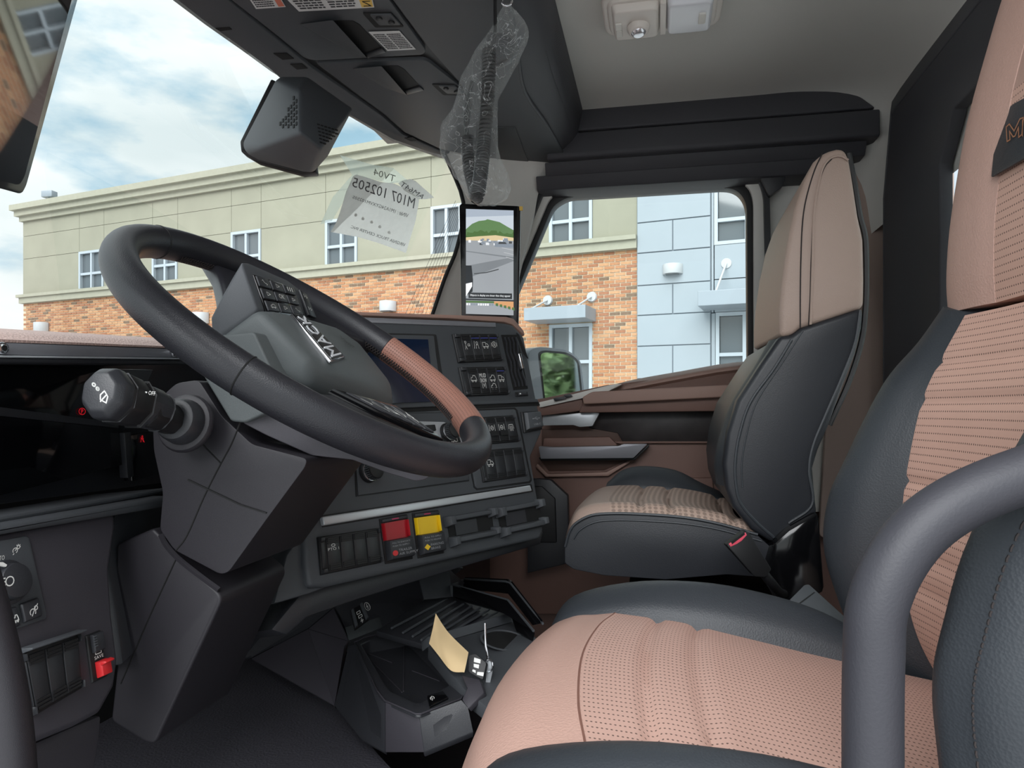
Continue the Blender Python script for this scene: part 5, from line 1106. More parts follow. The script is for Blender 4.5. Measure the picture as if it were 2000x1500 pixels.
dpl('panel_edge', [(1186, 862), (1560, 862), (1560, 866), (1262, 866), (1255, 868), (1217, 868)], 2.185, .02, M['brown'], bevel=.002)
kp_ = empty('speaker_grille', on(PY(2.12), 1080, 1000), 'black eight-sided kick speaker cover low on the passenger door', 'speaker')
plate('cover', [(1030, 936), (1052, 935), (1075, 937), (1109, 968), (1113, 1100), (1030, 1120)], PY(2.12), .03, M['plastic2'], kp_, bevel=.004)
plate('inner_cover', [(1030, 950), (1058, 950), (1084, 974), (1087, 1060), (1030, 1060)], PY(2.11), .02, M['black'], kp_, bevel=.003)
sbox('wall_right_lower', (-1.3, 2.29, -.86), (.7, 2.33, -.03), M['brown'], bevel=0, kind=S_, label='lower passenger side wall')
bpy.data.objects['wall_right_lower'].name = 'wall_right'
sbox('dash_end', (-1.3, 1.50, -.55), (-.50, 2.14, .095), M['plastic2'], bevel=.02, label='passenger end of the dashboard behind the centre stack')
o = bpy.data.objects['dash_end']; o.parent = dash; o.location = -dash.location
# ================================================================ outside door mirror
dm = empty('door_mirror', on(PY(2.6), 1090, 740), 'grey-rimmed door mirror outside the passenger window reflecting trees', 'mirror')
mc = on(PY(2.6), 1095, 740); dv = (mc - CAM).normalized(); tgt = Vector((.88, .47, .06)).normalized(); mn_ = (tgt - dv).normalized()
MP = (mc, mn_)
plate('housing', rnd([(1033, 684), (1052, 677), (1108, 682), (1134, 702), (1146, 800), (1036, 800)], [10, 10, 16, 12, 4, 4]), MP, .06, mat('mirror_shell', (120, 126, 134), .45), dm, bevel=.006)
plate('glass_rim', rnd([(1051, 688), (1062, 684), (1110, 688), (1131, 704), (1141, 800), (1064, 800)], [8, 8, 14, 10, 3, 3]), MP, .003, M['black'], dm, lift=.001, bevel=0)
plate('mirror_glass', rnd([(1055, 692), (1064, 688), (1108, 692), (1127, 706), (1137, 800), (1067, 800)], [8, 8, 14, 10, 3, 3]), MP, .002, mat('mirror_silver', (215, 222, 222), .03, metal=1), dm, lift=.003, bevel=0)
tube('mirror_arm', [on(PY(2.55), 1090, 800), on(PY(2.5), 1080, 900), on(PY(2.3), 1060, 960)], .018, M['black'], dm, k=4)
# ================================================================ console, tray and engine cover
PT = PZ(-.42)
ec = empty('engine_cover', on(PZ(-.5), 500, 1400), 'dark moulded engine cover between the foot wells', 'engine cover')
def zprism(name, pts, z, th, m, par, bevel=.006, r=0, **kw):
    if r: pts = rnd(pts, r)
    f = [on(PZ(z), *p) for p in pts]; bm = bmesh.new(); prism(bm, f, Vector((0, 0, -th))); return finish(name, bm, m, par, bevel=bevel, seg=3, **kw)
Mmat = mat('rubber_mat', (58, 57, 64), .75, bump=('n', 260, .8))
zprism('cover_mat', [(-200, 1500), (150, 1392), (330, 1340), (480, 1280), (492, 1284), (600, 1344), (664, 1388), (700, 1425), (736, 1470), (800, 1540), (780, 1900), (-200, 1900)], -.5, .06, Mmat, ec, bevel=.01, r=6)
fw = [on(PZ(-.5), 330, 1250), on(PZ(-.5), 620, 1230)]
cs_ = empty('centre_console', on(PT, 820, 1300), 'faceted black centre console with phone tray and cup holders', 'console')
def facet(name, vs, m, par=cs_, th=.006, bevel=.0015):
    P = [U(*v) for v in vs]; bm = bmesh.new(); n = (P[1] - P[0]).cross(P[2] - P[0]).normalized()
    if n.dot(CAM - P[0]) < 0: n = -n
    prism(bm, P, -n * th); return finish(name, bm, m, par, bevel=bevel)
Mc = M['plum']; Mk = M['plastic2']
facet('gusset_face', [(490, 1286, 1.38), (602, 1228, 1.36), (653, 1378, 1.13)], Mc)
facet('gusset_face', [(602, 1228, 1.36), (651, 1187, 1.38), (681, 1252, 1.25)], Mc)
facet('gusset_face', [(602, 1228, 1.36), (681, 1252, 1.25), (672, 1262, 1.22), (653, 1378, 1.13)], Mc)
facet('lower_dash_panel', [(470, 1290, 1.45), (545, 1200, 1.42), (820, 1100, 1.5), (905, 1110, 1.55), (830, 1172, 1.5), (751, 1228, 1.40), (681, 1252, 1.30), (651, 1187, 1.40), (602, 1228, 1.40), (490, 1286, 1.43)], Mk, th=.03)
facet('block_face', [(817, 1126, 1.42), (877, 1111, 1.45), (884, 1166, 1.42), (828, 1171, 1.38)], M['plastic'])
facet('block_side', [(877, 1111, 1.45), (908, 1138, 1.50), (884, 1166, 1.42)], Mk)
# port module
pp_ = P3(U(683, 1193, 1.30), U(707, 1179, 1.32), U(692, 1234, 1.27)); pa = Patch(pp_, [(683, 1193), (707, 1180), (721, 1212), (692, 1233)])
pm = pa.part('port_module', 0, 1, 0, 1, 0, .004, M['black'], cs_, ins=.001)
pa.part('port_lid', .04, .26, .06, .94, .004, .008, M['plastic'], pm, ins=.001); pa.part('port_lid', .76, .98, .0, .94, .004, .008, M['plastic'], pm, ins=.001)
bm = bmesh.new(); strokes(bm, pa, [[(.38, .3), (.62, .3), (.62, .42), (.38, .42), (.38, .3)], [(.42, .52), (.66, .52), (.66, .64), (.42, .64), (.42, .52)], [(.58, .72), (.48, .84), (.64, .8), (.54, .92)]], 0, 1, 0, 1, .0045, .0005)
strokes(bm, pa, [circ(1.22, .30, .17, 14, ry=.24), [(1.25, .14), (1.17, .33), (1.27, .28), (1.19, .46)]], 0, 1, 0, 1, .003, .0005); finish('print', bm, M['white'], cs_, smooth=False)
# ribbed mat shelf
facet('shelf', [(828, 1171, 1.40), (884, 1165, 1.42), (1000, 1196, 1.34), (1005, 1215, 1.31), (840, 1262, 1.15), (735, 1232, 1.22)], Mk, th=.01)
sp0 = P3(U(828, 1171, 1.40), U(1000, 1196, 1.34), U(840, 1262, 1.15))
for a, b in (((873, 1171), (765, 1227)), ((890, 1175), (787, 1236)), ((905, 1180), (806, 1243)), ((921, 1184), (823, 1250)), ((938, 1187), (852, 1240)), ((955, 1191), (875, 1238)), ((972, 1195), (905, 1232))):
    P = [on(shift(sp0, .001), *a), on(shift(sp0, .001), *b)]; bm = bmesh.new(); tube_bm(bm, P, .0022, 6); finish('rib', bm, M['plastic'], cs_)
facet('shelf_front', [(836, 1243, 1.14), (996, 1196, 1.30), (1002, 1214, 1.29), (838, 1262, 1.13)], M['plastic'], th=.02)
# document tray behind
bt = empty('document_tray', U(950, 1180, 1.35), 'black open document tray behind the centre console', 'tray')
facet('near_wall', [(884, 1142, 1.42), (888, 1140, 1.42), (994, 1172, 1.30), (1042, 1232, 1.15), (1038, 1250, 1.15), (1008, 1232, 1.2), (996, 1198, 1.28), (884, 1166, 1.42)], M['gloss'], bt, .006, .001)
facet('far_wall', [(906, 1131, 1.52), (990, 1136, 1.42), (998, 1140, 1.42), (1058, 1218, 1.18), (1040, 1222, 1.2), (992, 1160, 1.42), (900, 1150, 1.5)], M['gloss'], bt, .006, .001)
facet('end_wall', [(884, 1142, 1.42), (906, 1131, 1.52), (908, 1160, 1.5), (886, 1166, 1.42)], M['plastic'], bt, .006, .001)
tube('rolled_rim', [U(884, 1142, 1.42), U(992, 1172, 1.30), U(1042, 1232, 1.15)], .0022, M['plastic'], bt, seg=8)
tube('rolled_rim', [U(906, 1131, 1.52), U(988, 1136, 1.42), U(998, 1141, 1.41), U(1060, 1218, 1.18)], .0022, M['plastic'], bt, seg=8)
# cup-holder deck
facet('cup_deck', [(836, 1262, 1.12), (1002, 1215, 1.27), (1036, 1232, 1.22), (1050, 1250, 1.15), (1000, 1420, .92), (905, 1345, 1.0)], M['plastic'], th=.02)
cp = P3(U(836, 1262, 1.12), U(1036, 1232, 1.22), U(1000, 1420, .92)); c0 = on(cp, 985, 1250)
for nm_, cc, r0 in (('cup_holder', (985, 1252), .036), ('cup_holder', (1000, 1330), .032)):
    c0 = on(shift(cp, .001), *cc); nn_ = -away(cp); bm = bmesh.new(); x_ = nn_.orthogonal().normalized(); y_ = nn_.cross(x_); n = 28
    o_r = [c0 + (x_ * math.cos(k * 2 * math.pi / n) + y_ * math.sin(k * 2 * math.pi / n)) * (r0 + .004) + nn_ * .002 for k in range(n)]; i_r = [c0 + (x_ * math.cos(k * 2 * math.pi / n) + y_ * math.sin(k * 2 * math.pi / n)) * r0 + nn_ * .003 for k in range(n)]
    a = [bm.verts.new(p) for p in o_r]; b = [bm.verts.new(p) for p in i_r]; c = [bm.verts.new(p - nn_ * .003) for p in i_r]
    for k in range(n): j = (k + 1) % n; bm.faces.new((a[k], a[j], b[j], b[k])); bm.faces.new((b[k], b[j], c[j], c[k]))
    h_ = finish(nm_, bm, M['plastic'], cs_); bm = bmesh.new(); cylinder(bm, c0, nn_, r0, .0004, n); finish('dark_well', bm, M['void'], h_, smooth=False)
# phone tray
tr_ = cs_
zt_ = -.40
rimo = [(692, 1256), (712, 1246), (800, 1228), (812, 1232), (905, 1330), (912, 1345), (900, 1366), (822, 1396), (812, 1396), (752, 1370), (738, 1352)]
rimi = [(706, 1258), (722, 1251), (796, 1237), (803, 1240), (890, 1324), (884, 1334), (864, 1345), (822, 1372), (812, 1372), (764, 1350), (752, 1336)]
rimo, rimi = [[on(PZ(zt_), *p) for p in q] for q in (rimo, rimi)]
bm = bmesh.new(); a = [bm.verts.new(p) for p in rimo]; b = [bm.verts.new(p) for p in rimi]; c = [bm.verts.new(p - Zv * .022) for p in rimi]; d = [bm.verts.new(p - Zv * .004) for p in rimo]; n = len(a)
for k in range(n):
    j = (k + 1) % n; bm.faces.new((a[k], a[j], b[j], b[k])); bm.faces.new((b[k], b[j], c[j], c[k])); bm.faces.new((a[k], d[k], d[j], a[j]))
bm.faces.new(c); finish('phone_tray', bm, M['plastic2'], cs_, bevel=.0025, seg=3)
P = [p + Zv * .001 for p in rimo]; bm = bmesh.new(); tube_bm(bm, P, .0012, 6, True); finish('rim_edge', bm, M['plum'], cs_)
for a, b in (((718, 1276), (765, 1294)), ((805, 1310), (858, 1330)), ((790, 1245), (788, 1350)), ((715, 1280), (785, 1352))):
    bm = bmesh.new(); tube_bm(bm, [on(PZ(zt_ - .0215), *a), on(PZ(zt_ - .0215), *b)], .0010, 5); finish('tray_rib', bm, M['plum'], cs_)
zprism('charge_button', [(834, 1358), (865, 1349), (876, 1362), (839, 1380)], zt_ + .003, .006, M['gloss'], cs_, bevel=.001)
pa = Patch(PZ(zt_ + .0034), [(838, 1361), (848, 1358), (850, 1366), (841, 1369)]); bm = bmesh.new(); strokes(bm, pa, [[(.5, .0), (.2, .5), (.6, .45), (.4, 1)], circ(.5, .5, .4, 8, 120, 400)], 0, 1, 0, 1, 0, .0005); finish('print', bm, M['white'], cs_, smooth=False)
facet('body_left', [(653, 1378, 1.13), (680, 1262, 1.2), (694, 1258, 1.2), (752, 1372, .98), (752, 1470, .98), (706, 1445, 1.04), (664, 1392, 1.11)], M['plastic2'], th=.01)
facet('body_front', [(752, 1372, .98), (818, 1398, .945), (828, 1470, .945), (752, 1470, .98)], M['plum'], th=.01)
facet('body_right', [(818, 1398, .945), (902, 1366, .97), (914, 1380, .96), (925, 1430, .95), (828, 1470, .945)], M['plastic2'], th=.01)
facet('side_pod', [(900, 1318, 1.02), (936, 1326, 1.0), (945, 1352, .98), (914, 1384, .96), (902, 1366, .97), (912, 1345, .98)], M['plum'], th=.01)
# paper tag, key fob and keys
Mpap = mat('manila_paper', (224, 196, 150), .8)
tg = surf('paper_tag', [[U(851, 1198, 1.10), U(845, 1228, 1.08), U(838, 1257, 1.06)], [U(866, 1222, 1.09), U(858, 1250, 1.06), U(860, 1284, 1.03)], [U(882, 1242, 1.07), U(880, 1275, 1.04), U(882, 1310, 1.02)], [U(915, 1274, 1.05), U(911, 1295, 1.03), U(907, 1313, 1.02)]], Mpap, thick=.0006)
tag(tg, 'curled manila paper tag standing beside the key fob', 'tag')
kf = empty('key_fob', U(930, 1300, 1.0), 'black key fob with white buttons leaning on the console', 'key fob')
kpl = P3(U(915, 1278, 1.01), U(950, 1296, 1.0), U(915, 1312, 1.0)); plate('fob_body', rnd([(916, 1279), (929, 1277), (950, 1295), (943, 1328), (915, 1312)], 4), kpl, .012, M['black'], kf, bevel=.002)
for q in ([(926, 1284), (939, 1288), (938, 1296), (925, 1293)], [(925, 1296), (936, 1298), (935, 1306), (925, 1303)], [(923, 1307), (929, 1309), (929, 1315), (922, 1311)], [(932, 1312), (945, 1313), (944, 1321), (931, 1318)]): plate('fob_button', q, kpl, .002, M['white'], kf, lift=.002, bevel=.0005)
ky = empty('truck_key', U(952, 1270, 1.02), 'thin metal keys on a ring beside the fob', 'key')
kq = (U(952, 1270, 1.02), Fv); plate('key_blade', [(946, 1217), (949, 1218), (951, 1262), (957, 1292), (951, 1296), (947, 1262)], kq, .002, M['chrome'], ky, bevel=.0003)
plate('key_bow', rnd([(948, 1292), (960, 1290), (962, 1312), (956, 1340), (948, 1338), (950, 1312)], 3), kq, .003, M['silver'], ky, bevel=.0005)
tube('key_ring', [U(954 + 9 * math.cos(k * .5236), 1300 + 12 * math.sin(k * .5236), 1.015) for k in range(12)], .0012, M['chrome'], ky, closed=True, seg=6)
# ================================================================ driver seat (near)
def V_(x, y, z): return Vector((x, y, CZ + z))
ds = empty('driver_seat', V_(.15, .74, -.86), 'near driver seat in rose perforated leather with black bolsters', 'seat')
ys = [.955, .93, .85, .74, .63, .55, .525]
def pleat(ps, w=.006, d=.006):
    def f(p, a, b):
        for q in ps:
            x0 = q(p.y) if callable(q) else q
            p = p - Vector((0, 0, d * math.exp(-((p.x - x0) / w) ** 2)))
        return p
    return f
def top(x, y):
    zs = [(-.17, -.40), (-.155, -.335), (-.135, -.288), (-.10, -.270), (-.045, -.262), (.03, -.268), (.10, -.282), (.18, -.298), (.26, -.312), (.36, -.328)]
    for (a, za), (b, zb) in zip(zs[:-1], zs[1:]):
        if x <= b: t = (x - a) / (b - a); z = za + (zb - za) * t; break
    return z + .010 * (1 - ((y - .74) / .2) ** 2) * (x > -.12)
cx = lambda y: .03 * (1 - ((y - .74) / .22) ** 2)
rows = [[V_(x - (cx(y) if x < 0 else 0), y, top(x, y)) for x in (-.155, -.148, -.132, -.10, -.07, -.045)] for y in ys]
surf('front_border', rows, M['pink'], ds, thick=.02, vec=Vector((.03, 0, -.02)), ku=5, kv=4)
xs = (-.047, -.02, .01, .04, .08, .13, .18, .24, .30, .36)
rows = [[V_(x - cx(y) * max(0, 1 - (x + .047) / .2), y, top(x, y)) for x in xs] for y in ys[1:6]]
surf('cushion_insert', rows, M['perf'], ds, thick=.02, vec=Vector((0, 0, -.03)), ku=6, kv=8, bulge=pleat([lambda y: .005 - .6 * cx(y), lambda y: .052 - .4 * cx(y)]))
def seamtube(name, P, r, m, par, k=8): return tube(name, P, r, m, par, k=k, seg=6)
seamtube('seam', [V_(-.046 - cx(y), y, top(-.046, y) - .0006) for y in ys[1:6]], .0013, mat('rose_thread', (120, 84, 72), .8), ds)
# far bolster
bx = (-.150, -.135, -.10, -.02, .07, .15, .21, .26)
zt = (-.330, -.280, -.252, -.234, -.233, -.246, -.264, -.29)
rows = [[V_(x, .925, top(x, .93) - (.002)) for x in bx], [V_(x, .94, top(x, .93) + (z - top(x, .93)) * .55) for x, z in zip(bx, zt)], [V_(x, .975, z + .001) for x, z in zip(bx, zt)], [V_(x, 1.005, z - .004) for x, z in zip(bx, zt)], [V_(x, 1.03, z - .03) for x, z in zip(bx, zt)], [V_(x, 1.035, z - .09) for x, z in zip(bx, zt)]]
surf('far_bolster', rows, M['leather'], ds, thick=.02, vec=Vector((0, -.02, -.03)), ku=4, kv=4)
rows = [[V_(x, 1.48 - r[0].y if False else .74 - (p.y - .74), p.z - CZ) for x, p in zip(bx, r)] for r in rows]
surf('near_bolster', rows, M['leather'], ds, thick=.02, vec=Vector((0, .02, -.03)), ku=4, kv=4)
bm = bmesh.new(); boxw(bm, V_(-.11, .47, -.44), V_(.34, 1.01, -.34)); finish('cushion_base', bm, M['leather2'], ds, bevel=.02)
bm = bmesh.new(); boxw(bm, V_(.02, .50, -.86), V_(.30, .98, -.44)); finish('pedestal', bm, M['black'], ds, bevel=.01)
# backrest insert
bz = [(-.34, .335), (-.27, .300), (-.20, .285), (-.12, .283), (-.06, .290), (.012, .305), (.06, .325), (.11, .350)]
yb = (.925, .85, .75, .65, .575)
dish = lambda y: .02 * (1 - ((y - .75) / .18) ** 2)
rows = [[V_(x + dish(y), y, z) for z, x in bz] for y in yb]
def pl2(p, a, b):
    for q in (.055, .01, -.085, -.125, -.165, -.205):
        p = p + Vector((.0035, 0, 0)) * math.exp(-((p.z - CZ - q) / .005) ** 2)
    return p
# here u runs up the back, so the dash rows run across
M['perfb'] = perf_mat('rose_perforated_back', (206, 166, 150), .0085, .0042)
surf('backrest_insert', rows, M['perfb'], ds, thick=.02, vec=Vector((.03, 0, 0)), ku=10, kv=4, bulge=pl2)
# backrest far bolster
sil = [(-.30, .252), (-.277, .239), (-.188, .212), (-.12, .215), (-.064, .236), (.032, .281), (.085, .322), (.13, .352)]
inn = [(-.34, .33), (-.29, .298), (-.20, .275), (-.12, .268), (-.06, .276), (.012, .302), (.06, .326), (.112, .352)]
rows = [[V_(x + .006, .93 - (.01 if i > 5 else 0), z) for i, (z, x) in enumerate(inn)], [V_((a[1] + b[1]) / 2 - .008, .955, (a[0] + b[0]) / 2) for a, b in zip(inn, sil)], [V_(x, .99, z) for z, x in sil], [V_(x + .022, 1.012, z) for z, x in sil], [V_(x + .10, 1.02, z) for z, x in sil]]
surf('back_far_bolster', rows, M['leather'], ds, thick=.02, vec=Vector((.04, -.02, 0)), ku=5, kv=5)
siln = [(-.40, .20), (-.24, .181), (-.18, .176), (-.137, .183), (-.08, .199), (0, .238), (.06, .285), (.13, .345)]
rows = [[V_(x + .008, .57, z) for z, x in inn], [V_((a[1] + b[1]) / 2 - .004, .545, (a[0] + b[0]) / 2) for a, b in zip(inn, siln)], [V_(x, .515, z) for z, x in siln], [V_(x + .012, .492, z) for z, x in siln], [V_(x + .03, .475, z) for z, x in siln], [V_(x + .055, .462, z) for z, x in siln]]
surf('back_near_bolster', rows, M['leather'], ds, thick=.015, vec=Vector((.03, .02, 0)), ku=5, kv=5)
for dx, yy, nm in ((.0155, .4905, 'stitch_line'), (.048, .4640, 'stitch_line')):
    P = smooth_path([V_(x + dx, yy - .0015, z) for z, x in siln], 30); bm = bmesh.new()
    for i in range(0, len(P) - 2, 3): tube_bm(bm, [P[i] - Vector((.0012, 0, 0)), P[i + 1] - Vector((.0016, 0, 0)), P[i + 2] - Vector((.0012, 0, 0))], .0008, 4)
    finish(nm, bm, M['thread'], ds, kind='stuff')
seamtube('piping', [V_(x + .057, .460, z) for z, x in siln], .0030, M['leather2'], ds)
sd_ = [V_(x + .058, .458, z) for z, x in siln] + [V_(.42, .458, .13), V_(.46, .458, -.45), V_(.26, .458, -.45)]
bm = bmesh.new(); prism(bm, sd_, Vector((0, .015, 0))); finish('side_panel', bm, M['leather2'], ds, bevel=.004)
# headrest and shoulder
hz = [(.118, .352), (.16, .350), (.22, .352), (.29, .360), (.351, .369), (.42, .385), (.495, .404), (.56, .428), (.60, .46)]
rows = [[V_(x + .055, 1.000 - q, z) for (z, x), q in zip(hz, (0, 0, .005, .01, .015, .02, .03, .045, .06))], [V_(x + .006, .985 - q, z) for (z, x), q in zip(hz, (.0, 0, .005, .01, .015, .02, .03, .045, .06))], [V_(x - .002, .955 - q * .5, z) for (z, x), q in zip(hz, (.0, 0, .005, .01, .015, .02, .03, .045, .06))], [V_(x + .004, .91, z) for z, x in hz], [V_(x + .013, .882, z) for z, x in hz]]
surf('headrest_border', rows, M['pink'], ds, thick=.02, vec=Vector((.04, -.01, 0)), ku=5, kv=5)
rows = [[V_(x + .013 + .006 * (1 - ((y - .74) / .15) ** 2), y, z) for z, x in hz[:5]] for y in (.884, .80, .72, .64, .59)]
surf('headrest_insert', rows, M['perfb'], ds, thick=.02, vec=Vector((.03, 0, 0)), ku=6, kv=4)
rows = [[V_(x + .013 + .006 * (1 - ((y - .74) / .15) ** 2), y, z) for z, x in hz[4:]] for y in (.884, .80, .72, .64, .59)]
surf('headrest_top', rows, M['pink'], ds, thick=.02, vec=Vector((.03, 0, 0)), ku=5, kv=4)
rows = [[V_(p.x, 1.48 - p.y, p.z - CZ) for p in r] for r in ([[V_(x + .055, .99, z) for z, x in hz], [V_(x, .965, z) for z, x in hz], [V_(x + .004, .91, z) for z, x in hz], [V_(x + .013, .88, z) for z, x in hz]])]
surf('headrest_border', rows, M['pink'], ds, thick=.02, vec=Vector((.04, .01, 0)), ku=5, kv=4)
bpl = P3(V_(.364, .89, .25), V_(.364, .6, .25), V_(.382, .89, .36)); hp = P3(on(PX(.362), 1936, 348), on(PX(.380), 1970, 207), on(PX(.366), 2000, 300))
plate('emblem_patch', rnd([(1935, 346), (1941, 285), (1952, 232), (1972, 206), (2005, 188), (2120, 150), (2120, 250), (2000, 309)], [2, 10, 10, 12, 6, 0, 0, 4]), hp, .003, M['leather'], ds, bevel=.0012)
pa = Patch(shift(hp, .0012), [(1965, 243), (2060, 205), (2052, 245), (1966, 277)]); bm = bmesh.new()
mo = [(.02, 1), (.0, .15), (.12, .05), (.30, .55), (.50, .0), (.62, .0), (.60, .9), (.48, 1), (.46, .42), (.34, .85), (.26, .85), (.12, .45), (.14, .95), (.02, 1)]
strokes(bm, pa, [mo, [(a + .6, b) for a, b in mo[:7]]], 0, .62, 0, 1, 0, .0010); finish('stitched_logo', bm, mat('bronze_thread', (168, 116, 84), .5), ds, smooth=False)
bm = bmesh.new(); prism(bm, [V_(.33, .50, -.4), V_(.40, .50, .12), V_(.46, .54, .55), V_(.50, .54, .55), V_(.50, .50, .1), V_(.46, .50, -.4)], Vector((0, .46, 0))); finish('back_shell', bm, M['leather2'], ds, bevel=.01)
# buckle box between cushion and backrest of the driver seat
bb = empty('seat_control_box', U(1600, 1190, .98), 'grey plastic lever box wedged between driver cushion and backrest', 'seat control')
q = P3(U(1576, 1140, 1.02), U(1650, 1210, .99), U(1544, 1172, .99)); plate('cover', rnd([(1543, 1171), (1572, 1142), (1580, 1141), (1654, 1208), (1662, 1240), (1600, 1230)], 3), q, .02, M['plastic'], bb, bevel=.002)
plate('panel_line', [(1560, 1178), (1590, 1156), (1592, 1157), (1562, 1180)], q, .001, M['void'], bb, lift=.0008, bevel=0)
# ================================================================ passenger seat
ps = empty('passenger_seat', V_(0.1, 1.62, -.86), 'far passenger seat in taupe and black leather beside the door', 'seat')
y0 = 1.38; M_t = M['taupe']
def yz(pts, y): return [on(PY(y), *p) for p in pts]
# cushion top surfaces in section rows from near piping to far bolster
near = [(1104, 1068), (1112, 1040), (1125, 1022), (1154, 1007), (1192, 1003), (1247, 1004), (1330, 1010), (1400, 1022), (1480, 1044)]
nP = yz(near, y0 + .01)
def off(P, dy, dz, dx=0): return [p + Vector((dx, dy, dz)) for p in P]
prof_ = nP
fb = [p for p in nP]
def rowat(y, dz, x0=0): return [Vector((p.x + x0, y, p.z + dz * (1 if i > 1 else .5))) for i, p in enumerate(nP)]
R_ = [rowat(1.395, .002), rowat(1.42, .018, -.003), rowat(1.50, .008, -.012), rowat(1.62, .004, -.018), rowat(1.74, .008, -.012), rowat(1.80, .012, -.004)]
surf('front_border', [[r[i] for i in (0, 1, 2, 3, 4)] for r in R_], M_t, ps, thick=.02, vec=Vector((.02, 0, -.03)), ku=4, kv=4)
def pl3(p, a, b):
    for q in (nP[4].x + .055, nP[4].x + .115, nP[4].x + .23): p = p - Vector((0, 0, .008)) * math.exp(-((p.x - q) / .007) ** 2)
    return p
surf('cushion_insert', [[r[i] for i in (4, 5, 6, 7, 8)] for r in R_], M['perf2'], ps, thick=.02, vec=Vector((0, 0, -.03)), ku=10, kv=5, bulge=pl3)
rows = [[Vector((p.x, 1.795, p.z + .006)) for p in nP[3:]], [Vector((p.x, 1.82, p.z + .030 * k + .006)) for p, k in zip(nP[3:], (.3, .8, 1, .8, .4, 0))], [Vector((p.x, 1.87, p.z + .055 * k)) for p, k in zip(nP[3:], (.3, .8, 1, .9, .5, .2))], [Vector((p.x, 1.91, p.z + .02 * k)) for p, k in zip(nP[3:], (.3, .8, 1, .9, .5, .2))], [Vector((p.x, 1.92, p.z - .08)) for p in nP[3:]]]
surf('far_bolster', rows, M['leather'], ps, thick=.02, vec=Vector((0, 0, -.03)), ku=4, kv=4)
side = [(1103, 1100), (1103, 1066), (1118, 1028), (1154, 1009), (1192, 1005), (1247, 1006), (1330, 1012), (1400, 1024), (1480, 1046), (1540, 1100), (1500, 1128), (1420, 1122), (1300, 1132), (1180, 1124), (1120, 1112)]
bm = bmesh.new(); prism(bm, yz(rnd(side, 4), y0), Vector((0, .04, 0))); finish('side_panel', bm, M['leather2'], ps, bevel=.006, seg=3)
seamtube('piping', yz(near, y0 - .001), .0028, M['leather'], ps)
seamtube('piping', yz([(x + 8, y + 13) for x, y in near[1:]], y0 - .001), .0018, M['leather'], ps)
bm = bmesh.new(); prism(bm, yz([(1100, 1085), (1110, 1040), (1150, 1020), (1500, 1050), (1500, 1120), (1130, 1110)], y0 + .04), Vector((0, .46, 0))); finish('cushion_base', bm, M['leather2'], ps, bevel=.01)
bm = bmesh.new(); boxw(bm, V_(-.06, 1.45, -.86), V_(.30, 1.85, -.36)); finish('pedestal', bm, M['black'], ps, bevel=.01)
# backrest
top_ = [(1523, 660), (1522, 610), (1526, 557), (1537, 477), (1553, 403), (1573, 347), (1590, 314), (1610, 296), (1635, 289), (1651, 289), (1660, 312), (1667, 353), (1677, 420), (1687, 467), (1689, 547), (1688, 601), (1563, 642), (1548, 655)]
bm = bmesh.new(); prism(bm, yz(top_, y0), Vector((0, .07, 0)), [p + Vector((0, .40, 0)) + ((yz([(1610, 500)], y0)[0] - p) * .06) for p in yz(top_, y0)])
finish('upper_backrest', bm, M_t, ps, bevel=.018, seg=4, ang=60)
low_ = [(1524, 655), (1546, 655), (1564, 640), (1687, 600), (1684, 640), (1672, 690), (1645, 760), (1620, 830), (1598, 880), (1588, 915), (1593, 975), (1597, 1006), (1535, 1040), (1510, 1062), (1467, 1035), (1430, 991), (1417, 955), (1412, 905), (1420, 845), (1440, 782), (1488, 708)]
bm = bmesh.new(); prism(bm, yz(low_, y0 - .002), None, [p + Vector((0, .48, 0)) for p in yz(low_, y0)]); finish('lower_backrest', bm, M['leather2'], ps, bevel=.016, seg=4, ang=60)
front_ = [(1528, 668), (1498, 715), (1450, 785), (1432, 848), (1425, 905), (1430, 952), (1444, 990)]
seamtube('piping', yz([(1546, 664), (1512, 720), (1466, 785), (1444, 850), (1436, 905), (1438, 950), (1448, 985), (1480, 1022), (1512, 1050)], y0 - .003), .0028, M['leather'], ps)
seamtube('piping', yz([(1568, 646), (1528, 708), (1478, 785), (1458, 850), (1449, 905), (1450, 952)], y0 - .003), .0014, M['leather'], ps)
seamtube('piping', yz([(1680, 606), (1670, 668), (1646, 732), (1614, 806), (1588, 870), (1580, 920), (1586, 985), (1540, 1022)], y0 - .003), .0028, M['leather'], ps)
seamtube('piping', yz([(1657, 313), (1645, 306), (1633, 305), (1617, 313), (1603, 340), (1590, 413), (1587, 513), (1585, 580), (1583, 634)], y0 - .002), .0022, M_t, ps)
seamtube('stitch_line', yz([(1606, 300), (1590, 335), (1574, 390), (1567, 440), (1564, 513), (1563, 580), (1563, 640)], y0 - .0005), .0012, M['thread'], ps)
seamtube('stitch_line', yz([(1625, 310), (1610, 328), (1598, 365), (1588, 430), (1584, 513), (1582, 580), (1579, 636)], y0 - .0005), .0009, M['thread'], ps)
seamtube('back_edge', yz([(1657, 300), (1668, 353), (1679, 420), (1690, 467), (1692, 547), (1690, 606), (1682, 668), (1658, 745), (1620, 830)], y0 + .03), .005, M['black'], ps)
rows = [yz([(1524, 660), (1498, 706), (1448, 785), (1424, 850), (1413, 905), (1416, 950)], y0 + .012), [p + Vector((-.012, .06, 0)) for p in yz([(1524, 660), (1498, 706), (1448, 785), (1424, 850), (1413, 905), (1416, 950)], y0)], [p + Vector((.01, .12, 0)) for p in yz([(1524, 660), (1498, 706), (1448, 785), (1424, 850), (1413, 905), (1416, 950)], y0)]]
surf('front_bolster', rows, M['leather'], ps, thick=.01, vec=Vector((.02, 0, 0)))
